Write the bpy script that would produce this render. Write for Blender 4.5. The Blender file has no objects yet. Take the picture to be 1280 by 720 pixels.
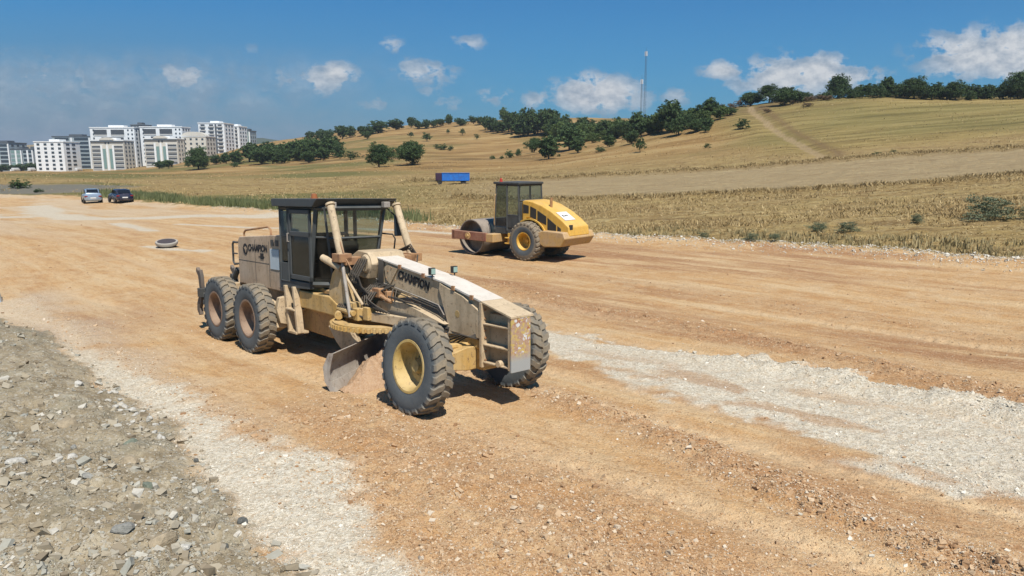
import numpy as np, math
CAMZ=3.25
FPX=900.0; PITCH=math.atan(160/FPX)
_c,_s=math.cos(PITCH),math.sin(PITCH)
# terrain control: (azimuth x/y, distance y, elevation ratio z/y relative to eye height)
def _e(v):
    b=(360-v)/FPX
    return (-_s+b*_c)/(_c+b*_s)
def _a(u,v):
    b=(360-v)/FPX
    return ((u-640)/FPX)/(_c+b*_s)
CTRL=[]
def _plane(x,y): return (-2.78-.0487*y)/y
for y in (3.2,4.8,7,10,14):
    for a in (-1.3,-.7,-.3,0,.3,.7,1.3):
        CTRL.append((a,y,_plane(a*y,y)))
for u,v,y in [
 (650,326,26),(745,298,32),(900,307,28),(1280,331,22),(1500,352,18.5),(480,280,41),(330,268,49),(240,259,60),(160,251,72),(20,243,92),(-200,240,92),
 (212,308,29.5),(0,330,24),(-250,330,24),(0,400,16.3),
 (1280,217,58),(1280,190,82),(1280,150,125),(1280,122,160),(1280,140,240),(1500,215,50),(1500,116,150),(1700,116,150),(1500,140,230),
 (1100,229,60),(1100,196,90),(1100,150,140),(1100,122,170),(1100,140,250),
 (1000,235,62),(1000,200,95),(1000,160,140),(1000,125,180),(1000,142,260),
 (900,241,60),(900,208,98),(900,175,140),(900,136,195),(900,150,280),
 (800,246,60),(800,216,95),(800,188,145),(800,168,220),(800,150,300),(800,160,430),
 (700,250,62),(700,222,95),(700,203,145),(700,185,210),(700,166,280),(700,147,360),(700,160,520),
 (600,232,85),(600,215,130),(600,193,220),(600,170,310),(600,152,390),(600,165,550),
 (500,240,75),(500,208,150),(500,190,230),(500,174,310),(500,158,400),(500,170,560),
 (400,232,95),(400,209,180),(400,195,260),(400,180,340),(400,168,430),(400,178,600),
 (330,225,115),(330,208,210),(330,194,300),(330,180,430),(330,186,650),
 (200,230,110),(200,213,250),(200,208,390),(200,203,700),
 (100,232,100),(100,218,220),(100,214,390),(100,206,700),
 (0,234,98),(0,219,220),(0,215,390),(0,206,700),(-200,232,100),(-200,216,390),(-200,206,700),
 (0,197,2000),(200,197,2000),(400,196,2000),(640,196,2000),(900,196,2000),(1280,196,2000),(1600,196,2000),(-250,197,2000),
 (0,198,5000),(640,198,5000),(1280,198,5000),(-250,198,5000),(1600,198,5000)]:
    CTRL.append((_a(u,v),float(y),_e(v)))
_C=np.array(CTRL); _P=np.stack([_C[:,0]*1.6,np.log(_C[:,1])],1)
def _phi(r2): return .5*r2*np.log(r2+1e-12)
_d=((_P[:,None]-_P[None])**2).sum(-1); _n=len(_P)
_K=np.zeros((_n+3,_n+3)); _K[:_n,:_n]=_phi(_d)+np.eye(_n)*.002
_K[:_n,_n]=1;_K[:_n,_n+1:]=_P;_K[_n,:_n]=1;_K[_n+1:,:_n]=_P.T
_w=np.linalg.solve(_K,np.concatenate([_C[:,2],[0,0,0]]))
def base_h(x,y):
    """world height of the smooth terrain"""
    x=np.asarray(x,float);y=np.asarray(y,float)
    yy=np.maximum(y,3.0); sh=x.shape
    a=np.clip(x/yy,-1.4,1.4).ravel()*1.6; t=np.log(yy).ravel()
    out=np.empty(a.size)
    for i in range(0,a.size,20000):
        A=a[i:i+20000];T=t[i:i+20000]
        r2=(A[:,None]-_P[None,:,0])**2+(T[:,None]-_P[None,:,1])**2
        out[i:i+20000]=_phi(r2)@_w[:_n]+_w[_n]+_w[_n+1]*A+_w[_n+2]*T
    return (out.reshape(sh)*yy)+CAMZ
def px(u,v,tmin=3.0,tmax=3000):
    """world point where the view line of photo pixel (u,v) first meets the terrain"""
    a,e=_a(u,v),_e(v)
    ys=np.exp(np.linspace(math.log(tmin),math.log(tmax),700))
    f=base_h(a*ys,ys)-(CAMZ+e*ys)
    k=np.argmax(f>0)
    if f[k]<=0: return None
    if k==0: y=ys[0]
    else:
        y0,y1=ys[k-1],ys[k]
        for _ in range(18):
            m=.5*(y0+y1)
            if base_h(np.array([a*m]),np.array([m]))[0]>CAMZ+e*m: y1=m
            else: y0=m
        y=y1
    return (a*y,y,CAMZ+e*y)
import bpy, random
from mathutils import Vector, Matrix
R_=math.radians
COL=bpy.context.scene.collection
SUN=Vector((.245,-.59,1)).normalized()
SC=bpy.context.scene
# ---------------------------------------------------------------- node helpers
class NT:
    def __init__(s,name,rough=.8,spec=.3):
        s.m=bpy.data.materials.new(name); s.m.use_nodes=True
        s.t=s.m.node_tree; s.b=s.t.nodes['Principled BSDF']; s.out=s.t.nodes['Material Output']
        s.b.inputs['Roughness'].default_value=rough
        s.b.inputs['Specular IOR Level'].default_value=spec
    def n(s,typ,**k):
        x=s.t.nodes.new(typ)
        for a,v in k.items(): setattr(x,a,v)
        return x
    def put(s,sock,v):
        if isinstance(v,bpy.types.NodeSocket): s.t.links.new(v,sock)
        elif isinstance(v,(tuple,list)) and len(v)==3 and sock.type=='RGBA': sock.default_value=(*v,1)
        else: sock.default_value=v
    def attr(s,name,o='Fac'): return s.n('ShaderNodeAttribute',attribute_name=name).outputs[o]
    def co(s,k='Object'): return s.n('ShaderNodeTexCoord').outputs[k]
    def mapping(s,v,scale=(1,1,1),rot=(0,0,0),loc=(0,0,0)):
        m=s.n('ShaderNodeMapping'); s.put(m.inputs[0],v); m.inputs['Scale'].default_value=scale; m.inputs['Rotation'].default_value=rot; m.inputs['Location'].default_value=loc; return m.outputs[0]
    def noise(s,v,scale,detail=4,rough=.55,dist=0,o=0):
        x=s.n('ShaderNodeTexNoise'); s.put(x.inputs['Vector'],v); x.inputs['Scale'].default_value=scale; x.inputs['Detail'].default_value=detail
        x.inputs['Roughness'].default_value=rough; x.inputs['Distortion'].default_value=dist; return x.outputs[o]
    def vor(s,v,scale,feature='F1',o='Distance',rnd=1):
        x=s.n('ShaderNodeTexVoronoi',feature=feature); s.put(x.inputs['Vector'],v); x.inputs['Scale'].default_value=scale; x.inputs['Randomness'].default_value=rnd; return x.outputs[o]
    def rng(s,v,a,b,c=0.,d=1.):
        x=s.n('ShaderNodeMapRange'); s.put(x.inputs[0],v); 
        for i,q in enumerate((a,b,c,d)): x.inputs[i+1].default_value=q
        return x.outputs[0]
    def math(s,op,a,b=0.,c=0.,clamp=False):
        x=s.n('ShaderNodeMath',operation=op,use_clamp=clamp); s.put(x.inputs[0],a); s.put(x.inputs[1],b); s.put(x.inputs[2],c); return x.outputs[0]
    def mix(s,f,a,b,mode='MIX'):
        x=s.n('ShaderNodeMix',data_type='RGBA',blend_type=mode); s.put(x.inputs[0],f); s.put(x.inputs[6],a); s.put(x.inputs[7],b); return x.outputs[2]
    def ramp(s,f,stops):
        x=s.n('ShaderNodeValToRGB'); s.put(x.inputs[0],f); cr=x.color_ramp
        while len(cr.elements)<len(stops): cr.elements.new(.5)
        for e,(p,c) in zip(cr.elements,stops): e.position=p; e.color=(*c,1) if len(c)==3 else c
        return x.outputs[0]
    def bump(s,h,strength=.5,dist=.05,normal=None):
        x=s.n('ShaderNodeBump'); s.put(x.inputs['Height'],h); x.inputs['Strength'].default_value=strength; x.inputs['Distance'].default_value=dist
        if normal is not None: s.put(x.inputs['Normal'],normal)
        return x.outputs[0]
    def sep(s,v,i): 
        x=s.n('ShaderNodeSeparateXYZ'); s.put(x.inputs[0],v); return x.outputs[i]
    def done(s,color,normal=None,rough=None):
        s.put(s.b.inputs['Base Color'],color)
        if normal is not None: s.put(s.b.inputs['Normal'],normal)
        if rough is not None: s.put(s.b.inputs['Roughness'],rough)
        return s.m
# ---------------------------------------------------------------- numpy value noise
_rs=np.random.RandomState(7); _T=_rs.rand(256,256)
def vnoise(x,y):
    xi=np.floor(x).astype(int);yi=np.floor(y).astype(int);fx=x-xi;fy=y-yi
    fx=fx*fx*(3-2*fx);fy=fy*fy*(3-2*fy)
    g=lambda a,b:_T[a&255,b&255]
    return (g(xi,yi)*(1-fx)+g(xi+1,yi)*fx)*(1-fy)+(g(xi,yi+1)*(1-fx)+g(xi+1,yi+1)*fx)*fy
def fbm(x,y,o=4,g=.5):
    s=0;a=1;n=0
    for i in range(o):
        s=s+a*vnoise(x*2**i+17.3*i,y*2**i+5.1*i);n+=a;a*=g
    return s/n
# ---------------------------------------------------------------- mesh builder
class MB:
    def __init__(s): s.v=[];s.f=[]
    def add(s,vs,fs,M=None):
        o=len(s.v)
        if M is not None: vs=[tuple(M@Vector(v)) for v in vs]
        s.v+= [tuple(v) for v in vs]; s.f+=[tuple(i+o for i in f) for f in fs]; return s
    def box(s,x0,x1,y0,y1,z0,z1,M=None):
        vs=[(x,y,z) for x in (x0,x1) for y in (y0,y1) for z in (z0,z1)]
        return s.add(vs,[(0,1,3,2),(4,6,7,5),(0,4,5,1),(2,3,7,6),(0,2,6,4),(1,5,7,3)],M)
    def prism(s,poly,axis,a,b):
        """poly: 2D points; extruded along axis (0,1,2) from a to b; 2D coords fill the other axes in order"""
        def P(p,t):
            q=list(p); q.insert(axis,t); return tuple(q)
        n=len(poly); vs=[P(p,a) for p in poly]+[P(p,b) for p in poly]
        ar=sum(poly[i][0]*poly[(i+1)%n][1]-poly[(i+1)%n][0]*poly[i][1] for i in range(n))
        fs=[tuple(range(n)),tuple(range(2*n-1,n-1,-1))]+[(i,n+i,n+(i+1)%n,(i+1)%n) for i in range(n)]
        flip=(ar>0)==(b>a)
        if axis==1: flip=not flip
        if not flip: fs=[f[::-1] for f in fs]
        return s.add(vs,fs)
    def tube(s,pts,r,n=10,caps=True):
        pts=[Vector(p) for p in pts]; rr=r if isinstance(r,(list,tuple)) else [r]*len(pts)
        vs=[];fs=[];up=None
        for i,p in enumerate(pts):
            d=(pts[min(i+1,len(pts)-1)]-pts[max(i-1,0)]).normalized()
            if up is None: up=Vector((0,0,1)) if abs(d.z)<.9 else Vector((1,0,0))
            a=d.cross(up).normalized(); b=a.cross(d).normalized(); up=b
            for k in range(n):
                t=2*math.pi*k/n; vs.append(p+(a*math.cos(t)+b*math.sin(t))*rr[i])
        for i in range(len(pts)-1):
            for k in range(n):
                k2=(k+1)%n; fs.append((i*n+k,i*n+k2,(i+1)*n+k2,(i+1)*n+k))
        if caps: fs.append(tuple(range(n-1,-1,-1))); fs.append(tuple((len(pts)-1)*n+k for k in range(n)))
        fs=[f[::-1] for f in fs]
        return s.add(vs,fs)
    def lathe(s,prof,n=32,axis='y',M=None,closed=False):
        """prof: (t along the axis, radius)"""
        vs=[];fs=[];m=len(prof)
        for k in range(n):
            a=2*math.pi*k/n;c,q=math.cos(a),math.sin(a)
            for t,r in prof:
                vs.append((r*c,t,r*q) if axis=='y' else ((r*c,r*q,t) if axis=='z' else (t,r*c,r*q)))
        for k in range(n):
            k2=(k+1)%n
            for j in range(m if closed else m-1):
                j2=(j+1)%m; fs.append((k*m+j,k*m+j2,k2*m+j2,k2*m+j))
        if axis=='y': fs=[f[::-1] for f in fs]
        return s.add(vs,fs,M)
    def build(s,name,mat,parent=None,smooth=True,angle=35,bevel=0,M=None,mats=None):
        me=bpy.data.meshes.new(name); me.from_pydata(s.v,[],s.f); me.validate(); me.update()
        if smooth:
            me.polygons.foreach_set('use_smooth',[True]*len(me.polygons)); me.set_sharp_from_angle(angle=R_(angle))
        if not smooth: me.shade_flat()
        me.materials.append(mat)
        o=bpy.data.objects.new(name,me); COL.objects.link(o)
        if parent is not None: o.parent=parent
        if M is not None: o.matrix_basis=M
        if bevel:
            b=o.modifiers.new('bevel','BEVEL'); b.width=bevel; b.segments=2; b.limit_method='ANGLE'; b.angle_limit=R_(40); b.harden_normals=True
        return o
def np_mesh(name,V,Fq,mat,smooth=False,attrs=None,uv=None):
    me=bpy.data.meshes.new(name); n=len(V); k=Fq.shape[1]; m=len(Fq)
    me.vertices.add(n); me.vertices.foreach_set('co',np.ascontiguousarray(V,dtype=np.float32).ravel())
    me.loops.add(m*k); me.loops.foreach_set('vertex_index',np.ascontiguousarray(Fq,dtype=np.int32).ravel())
    me.polygons.add(m); me.polygons.foreach_set('loop_start',np.arange(0,m*k,k,dtype=np.int32))
    me.polygons.foreach_set('loop_total',np.full(m,k,dtype=np.int32))
    me.update(calc_edges=True)
    if not smooth: me.shade_flat()
    for a,v in (attrs or {}).items():
        v=np.asarray(v)
        if v.ndim==1:
            at=me.attributes.new(a,'FLOAT','POINT'); at.data.foreach_set('value',v.astype(np.float32))
        else:
            at=me.attributes.new(a,'FLOAT_VECTOR','POINT'); at.data.foreach_set('vector',v.astype(np.float32).ravel())
    me.materials.append(mat)
    o=bpy.data.objects.new(name,me); COL.objects.link(o); return o
def tag(o,label=None,cat=None,group=None,kind=None):
    if label: o['label']=label
    if cat: o['category']=cat
    if group: o['group']=group
    if kind: o['kind']=kind
    return o
def empty(name,loc=(0,0,0),rz=0):
    o=bpy.data.objects.new(name,None); COL.objects.link(o); o.location=loc; o.rotation_euler=(0,0,rz); o.empty_display_size=.2; return o
KIDS={}
def copy_tree(o,parent=None):
    c=o.copy(); COL.objects.link(c)
    if parent is not None: c.parent=parent
    for ch in list(o.children): copy_tree(ch,c)
    return c
def text_mesh(name,txt,size,mat,parent,M,extrude=.004,bold=.0,shear=0,sx=1.0):
    cu=bpy.data.curves.new(name,'FONT'); cu.body=txt; cu.size=size; cu.extrude=extrude; cu.offset=bold; cu.shear=shear
    cu.align_x='CENTER'; cu.align_y='CENTER'; cu.resolution_u=3
    t=bpy.data.objects.new(name+'_tmp',cu); COL.objects.link(t)
    bpy.context.view_layer.update()
    dg=bpy.context.evaluated_depsgraph_get()
    me=bpy.data.meshes.new_from_object(t.evaluated_get(dg)); bpy.data.objects.remove(t,do_unlink=True)
    me.transform(Matrix.Diagonal((sx,1,1,1))); me.name=name; me.materials.clear(); me.materials.append(mat)
    o=bpy.data.objects.new(name,me); COL.objects.link(o); o.parent=parent; o.matrix_basis=M; return o
def frame_M(loc,xdir,ydir):
    x=Vector(xdir).normalized(); z=x.cross(Vector(ydir)).normalized(); y=z.cross(x)
    M=Matrix((x,y,z)).transposed().to_4x4(); M.translation=Vector(loc); return M
# ---------------------------------------------------------------- plan of the site (metres)
FAR_EDGE=[(30.0,10.0),(17.93,18.51),(15.8,22.0),(12.81,24.89),(8.13,28.01),(3.75,32.0),(-.8,36.0),(-7.29,41.0),(-17.5,51.0),(-27.5,60.5),(-39.0,73.0),(-54.0,88.0),(-66.0,92.0),(-90.0,92.0)]
WHITE_R=[(0.26,15.25),(0.84,14.71),(1.86,13.58),(3.02,12.54),(4.15,11.64),(5.01,10.86),(5.7,10.06),(6.61,8.87),(7.12,8.01),(8.6,6.3),(6.6,4.0),(4.9,5.36),(4.58,6.0),(4.29,6.45),(3.9,7.2),(3.42,8.12),(2.74,9.08),(2.28,9.86),(1.54,11.15),(.71,12.33),(.1,13.4)]
WHITE_R_UP=WHITE_R[:10]
BANK=[(-30,24),(-15.85,17.7),(-11.85,16.27),(-9.28,14.0),(-6.89,11.29),(-6.07,10.3),(-4.86,9.08),(-3.55,7.56),(-2.83,6.27),(-2.17,5.48),(-1.59,4.85),(-1.04,4.2),(0,2.6),(-3,-4),(-30,-4)]
BANK_EDGE=BANK[1:13]
WHITE_L=[(-12.9,18.7),(-8.01,12.7),(-5.14,9.87),(-3.54,7.96),(-2.67,7.31),(-1.92,6.75),(-1.27,5.91),(-1.03,5.33),(-0.65,4.86),(-0.21,4.29),(.8,3)]+BANK_EDGE[::-1]
SWIRLS=[([(-45.4,68.4),(-39.4,60.8),(-33.7,52.3),(-27.5,46.0),(-23.4,46.8),(-21.0,48.5),(-16,47)],1.5),([(-42,55),(-35.1,48.0),(-33.0,49.0)],1.5),([(-22.8,41.5),(-18.39,36.4)],.45),([(-18.9,40.9),(-14.5,38.8),(-12,38.3)],.4),([(-14.9,29.3),(-13.5,28.6),(-12.2,28.4)],.35),([(-8.5,38.5),(-5,37),(-1,34.2)],.35)]
LINE_A=[(75,52),(52,54.8),(40.7,58),(33.2,55.9),(23.5,59.2),(16.7,58.3),(10.4,59.1),(4.1,61.9),(-5,66)]
LINE_B=[(95,84),(60.6,86.8),(48.1,89.8),(37.3,89.7),(26.3,92.1),(16.2,92),(6.1,93.2),(-2,95),(-14,100)]
LINE_C=[(-160,205),(-95,215),(-70,222),(-40,215),(-20,190),(5,170)]
BAND_A=[(-.9,11.6),(0.0,10.3),(0.66,9.45),(1.21,8.66),(1.95,7.56),(2.49,6.55),(3.07,5.55),(3.44,5.08),(3.9,4.48),(5,3)]
BAND_B=[(-3,23.5),(0.0,19.98),(1.02,17.94),(2.88,15.82),(4.75,13.4),(6.1,11.53),(6.86,9.23),(7.44,7.84),(9,5.5)]
BAND_C=[(-2.14,8.73),(-0.65,6.85),(0.4,5.6),(1.15,4.46),(2,3)]
BAND_D=[(-13.01,19.18),(-6.68,11.87),(-3.87,8.73),(-2.67,7.56),(-1.61,6.44),(-1.13,5.91),(-0.47,4.86),(.3,3.5)]
BAND_E=[(-4,29),(1.56,23.15),(5.39,18.32),(8.07,15.42),(9.66,13.19),(10.24,10.98),(12,8)]
BANDS=((BAND_A,.30,1.),(BAND_B,.55,1.),(BAND_C,.95,.75),(BAND_D,.35,.7),(BAND_E,.6,.5))
TRACK=[(40,95),(43.4,103.2),(47.7,121.7),(50.3,138.3),(53,155.3),(55.8,172.1),(60,187.6),(66,200)]
def seg_dist(x,y,L):
    d=np.full(x.shape,1e9)
    for (x0,y0),(x1,y1) in zip(L[:-1],L[1:]):
        dx,dy=x1-x0,y1-y0; t=np.clip(((x-x0)*dx+(y-y0)*dy)/(dx*dx+dy*dy+1e-9),0,1)
        d=np.minimum(d,np.hypot(x-x0-t*dx,y-y0-t*dy))
    return d
def inside(x,y,P):
    c=np.zeros(x.shape,bool); n=len(P)
    for i in range(n):
        x0,y0=P[i];x1,y1=P[(i+1)%n]
        if y0==y1: continue
        c^=((y0>y)!=(y1>y))&(x<(x1-x0)*(y-y0)/(y1-y0)+x0)
    return c
def sdf(x,y,P):
    d=seg_dist(x,y,list(P)+[P[0]]); return np.where(inside(x,y,P),-d,d)
def sm(x,a,b):
    t=np.clip((x-a)/(b-a),0,1); return t*t*(3-2*t)
FIELD=[(30,10),(400,-60),(6000,-60),(6000,6000),(-6000,6000),(-6000,92),(-90,92)]+FAR_EDGE[::-1][1:]
def ridge(a): return 1-np.abs(2*a-1)
def masks(x,y):
    L=x*.70-y*.71; S=x*.71+y*.70     # along / across the graded road
    w=(fbm(x*.9,y*.9,4)-.5)
    w2=(fbm(x*3.1+9,y*3.1,3)-.5)
    near=1-sm(y,40,90)
    field=1-sm(sdf(x,y,FIELD)+w*(.9+2.2*(1-near)),-.25,.25)
    bank=1-sm(sdf(x,y,BANK)+w*.45+w2*.4,-.12,.12)
    wl=1-sm(sdf(x,y,WHITE_L)+w*.5+w2*.55-.22*sm(y,6,8),-.12,.3)
    fade=sm(-x,-1,14)
    wl=wl*(1-.5*sm(y,10.5,15))*(1-bank)
    st=fbm(L*.35,S*2.6,4)
    wr=(1-sm(sdf(x,y,WHITE_R)+w*1.0+w2*.9+(vnoise(x*7,y*7)-.5)*.25,-.15,.25))
    patch=sm(fbm(L*.55+3,S*1.7+8,4)+.25*w2,.52,.66)*sm(seg_dist(x,y,WHITE_R_UP),.5,1.6)
    wr=wr*(1-.6*patch)
    white=np.maximum(wl,wr)
    for P,wd in SWIRLS: white=np.maximum(white,(1-sm(seg_dist(x,y,P)+w*1.2*wd,.5*wd,wd*1.4))*.95)
    red=sm(fbm(L*.11+4,S*.55,3),.48,.62)*sm(x+.25*y,1.0,6)*(1-field)
    red=np.maximum(red,np.exp(-(((x+9.3)/1.3)**2+((y-15.6)/2.2)**2))*.9)
    dust=np.exp(-(np.maximum(sdf(x,y,WHITE_L),0)/1.1)**2)*sm(-x,1,6)*.55*(1-bank)*sm(fbm(x*.8,y*.8,3),.3,.6); white=np.maximum(white,dust); white=np.maximum(white,.42*sm(-x,12,34)*sm(fbm(L*.12,S*.5+3,3),.38,.6)*(1-field))
    return dict(L=L,S=S,w=w,w2=w2,field=field,bank=bank,white=white,red=red,streak=st,wr=wr,wl=wl)
RUTS=(3.3,5.3,7.2,8.2,11.0,12.9,15.6,17.6,19.4,21.3,23.0)
def ruts(m,x,y):
    q=np.zeros(x.shape); Sw=m['S']+(fbm(m['L']*.12,m['S']*.1+2,2)-.5)*1.4
    for i,c in enumerate(RUTS): q=np.maximum(q,np.exp(-((Sw-c)/.20)**2)*sm(fbm(m['L']*.15+i*7,m['S']*0+i,2),.3,.6))
    return q*(1-m['field'])*(1-m['bank'])*(1-sm(y,60,90))
def relief(x,y,m):
    """fine height on top of the smooth terrain"""
    h=np.zeros(x.shape)
    L,S=m['L'],m['S']; road=(1-m['field'])*(1-m['bank'])
    lod=1-sm(y,30,70)
    h+=road*lod*((fbm(L*.3,S*3.2,4)-.5)*.06+(fbm(x*6,y*6,4)-.5)*.03)
    rt=ruts(m,x,y); h-=rt*(1-m['white']*.5)*.035; h+=rt*.012*np.sin(L*26+8*np.abs(((S*5)%1)-.5))
    # white gravel windrow
    d=seg_dist(x,y,WHITE_R_UP)
    h+=np.exp(-((d-.35)/.42)**2)*m['wr']*(.05+.16*fbm(x*2.6,y*2.6,3))*sm(x,1.5,5)
    h+=m['wr']*(fbm(x*9,y*9,3)-.5)*.035
    # loose windrows on the orange grade
    for P,wd,k in BANDS:
        q=np.exp(-((seg_dist(x,y,P)+m['w']*.5)/wd)**2)*k
        h+=q*road*(.02+.10*fbm(x*3.2,y*3.2,3)+.10*(fbm(x*9,y*9,3)-.5))*(1-m['white']*.4)
    # spoil bank
    b=sdf(x,y,BANK)
    e=sm(-b,-.05,.9)
    h+=m['bank']*lod*(e*.16+(ridge(fbm(x*1.3,y*1.3,3))-.6)*.10+(fbm(x*5+3,y*5,4)-.5)*.16+(ridge(fbm(x*13,y*13,2))-.5)*.035)
    # kerb of rubble on the far edge
    d=seg_dist(x,y,FAR_EDGE); h+=np.exp(-((d)/.8)**2)*(.10+.22*fbm(x*1.7,y*1.7,3))*(1-sm(y,60,90))
    # field
    f=m['field']
    h+=f*(1-sm(y,90,200))*(.16*(fbm(x*.55,y*.9,3)-.5)+.20*(fbm(x*1.5,y*3.0,4)-.5)-.12*sm(sdf(x,y,FIELD)*-1,0,3)*1)
    for P,a in ((LINE_A,.35),(LINE_B,.5)):
        h+=np.exp(-(seg_dist(x,y,P)/1.1)**2)*a*(.4+.9*fbm(x*.8,y*.8,3))
    d=seg_dist(x,y,TRACK); h-=np.exp(-(d/1.8)**2)*.35
    h+=f*sm(y,110,170)*(fbm(x*.05,y*.05,4)-.5)*1.6*(1-sm(y,900,1600))
    return h
# tyre ruts and the blade heap sit in their own objects
def ground_h(x,y):
    x=np.atleast_1d(np.asarray(x,float));y=np.atleast_1d(np.asarray(y,float))
    m=masks(x,y); return base_h(x,y)+relief(x,y,m)
def gz(x,y): return float(ground_h([x],[y])[0])
def make_ground():
    ys=[-4.0]
    while ys[-1]<4: ys.append(ys[-1]+.35)
    while ys[-1]<22: ys.append(ys[-1]+max(.035,.0052*(ys[-1]+1)))
    while ys[-1]<120: ys.append(ys[-1]*1.0075)
    while ys[-1]<7000: ys.append(ys[-1]*1.016)
    ys=np.array(ys)
    a=np.linspace(-1,1,880); a=np.sign(a)*(np.abs(a)*.86+.14*np.abs(a)**3)*1.15
    Y=np.repeat(ys[:,None],len(a),1); X=a[None,:]*(np.maximum(Y,0)+5.0)
    bh=base_h(X,Y); m=masks(X,Y); Z=bh+relief(X,Y,m)
    V=np.stack([X,Y,Z],-1).reshape(-1,3)
    r,c=len(ys),len(a); i=(np.arange(r-1)[:,None]*c+np.arange(c-1)[None]).ravel()
    Fq=np.stack([i,i+1,i+c+1,i+c],1)
    stub=(Y>55)*1.
    dA=seg_dist(X,Y,LINE_A); dB=seg_dist(X,Y,LINE_B); dC=seg_dist(X,Y,LINE_C)
    yA=np.interp(X,[p[0] for p in LINE_A[::-1]],[p[1] for p in LINE_A[::-1]]); yB=np.interp(X,[p[0] for p in LINE_B[::-1]],[p[1] for p in LINE_B[::-1]])
    stub=sm(Y-yA,0,1.5)*(1-sm(Y-yB,-1.5,0))*sm(X,-12,6)
    edge=np.maximum(np.exp(-(dA/.9)**2),np.exp(-(dB/1.3)**2)*.8); edge=np.maximum(edge,np.exp(-(dC/5)**2)*.7)
    green=sm(fbm(X*.035+2,Y*.055,4),.47,.63)*sm(-X/Y,.02,.3)*(Y<330)+sm(fbm(X*.02+7,Y*.03+2,4),.55,.7)*(Y>110)*.5
    # weedy verge by the left part of the road
    ev=np.exp(-((seg_dist(X,Y,FAR_EDGE)-1.8)/2.2)**2)*sm(-X,10,20)
    green=np.maximum(green,ev)
    tr_=seg_dist(X,Y,TRACK); track=(1-sm(tr_+m['w']*.8,.3,.95))*(1-.5*np.exp(-(tr_/.3)**2))
    scrub=np.exp(-(((X-58)/13)**2+((Y-183)/22)**2))*sm(fbm(X*.15,Y*.15,3),.35,.55)+np.exp(-((seg_dist(X,Y,[(x_+2.6,y_) for x_,y_ in TRACK[:-1]])+m['w'])/.8)**2)*.9
    asph=sm(-X,50,56)*sm(Y-80+X*.0,11,13)*(1-sm(Y-80,22,26))*(1-sm(-X,100,130))*.8
    gold=sm(Y+X*.2-105,0,50)
    hill=sm(X-.10*Y-22,0,12)*sm(Y,100,112)
    band=np.zeros(X.shape)
    for P,wd,k in BANDS: band=np.maximum(band,np.exp(-((seg_dist(X,Y,P)+m['w']*.5)/(wd*1.3))**2)*k)
    at={k:m[k].ravel() for k in ('field','bank','white','red')}
    at.update(rut=ruts(m,X,Y).ravel(),scrub=np.clip(scrub,0,1).ravel(),band=band.ravel(),stub=stub.ravel(),edge=edge.ravel(),green=np.clip(green,0,1).ravel(),track=track.ravel(),asph=asph.ravel(),gold=gold.ravel(),hill=hill.ravel())
    g=NT('ground_earth',.95,.15)
    co=g.co('Object')
    rc=g.mapping(co,rot=(0,0,R_(45.4)))          # x along the road
    at_=lambda k:g.attr(k)
    # graded orange road
    n1=g.noise(g.mapping(rc,(.22,1.7,1)),1.0,6,.62,.3); n2=g.noise(co,1.4,6,.65); n3=g.noise(co,9,5,.7); n4=g.noise(co,38,3,.7)
    road=g.ramp(n1,[(.30,(.44,.24,.10)),(.5,(.55,.335,.152)),(.68,(.63,.455,.255))])
    road=g.mix(g.rng(n2,.45,.75),road,(.60,.43,.25))
    road=g.mix(g.math('MULTIPLY',at_('band'),g.rng(n3,.3,.6,.35,.9)),road,(.36,.195,.095))
    road=g.mix(g.math('MULTIPLY',at_('red'),g.rng(n1,.66,.42)),road,(.36,.19,.09))
    n5=g.noise(g.mapping(rc,(.7,2.6,1)),3.2,5,.72); road=g.mix(g.rng(n5,.52,.70,0,.55),road,(.62,.46,.26)); road=g.mix(g.rng(n5,.46,.30,0,.6),road,(.33,.165,.06))
    v2=g.vor(co,60,o='Color'); vq=g.sep(v2,1)
    road=g.mix(g.rng(n3,.56,.74,0,.6),road,(.60,.45,.27))
    road=g.mix(g.rng(n3,.42,.24,0,.55),road,(.27,.15,.07))
    road=g.mix(g.rng(vq,.80,.95,0,.45),road,(.62,.48,.31))
    road=g.mix(g.rng(vq,.16,.02,0,.5),road,(.24,.13,.065))
    road=g.mix(g.math('MULTIPLY',at_('rut'),.42),road,(.63,.47,.29))
    # white crushed stone
    v1=g.vor(co,38,o='Color'); vv=g.sep(v1,0)
    wh=g.ramp(vv,[(0,(.45,.385,.28)),(.5,(.60,.53,.405)),(1,(.69,.63,.51))])
    wh=g.mix(g.rng(n2,.5,.8,0,.5),wh,(.52,.40,.26))
    wmask=g.math('MULTIPLY',at_('white'),g.rng(n3,.25,.5,.45,1.0),clamp=True)
    col=g.mix(wmask,road,wh)
    # grey-green spoil
    sp=g.ramp(g.noise(co,3.2,6,.7),[(.3,(.18,.14,.085)),(.5,(.32,.26,.17)),(.7,(.45,.39,.28))])
    sp=g.mix(g.rng(g.noise(co,1.1,4,.6),.5,.66,0,.5),sp,(.25,.24,.18))
    sp=g.mix(g.rng(vv,.72,.95,0,.55),sp,(.46,.43,.36))
    col=g.mix(at_('bank'),col,sp)
    # fields
    fx=g.mapping(co,(.5,1.5,1),(0,0,R_(-12)))
    f1=g.noise(fx,.55,6,.65,.5); f2=g.noise(co,.16,5,.6); f3=g.noise(co,2.6,5,.75); 
    fld=g.ramp(f1,[(.30,(.14,.085,.032)),(.44,(.25,.165,.066)),(.58,(.35,.25,.105)),(.74,(.46,.36,.18))])
    fld=g.mix(g.rng(f2,.42,.66,0,.55),fld,(.35,.255,.095))
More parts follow.
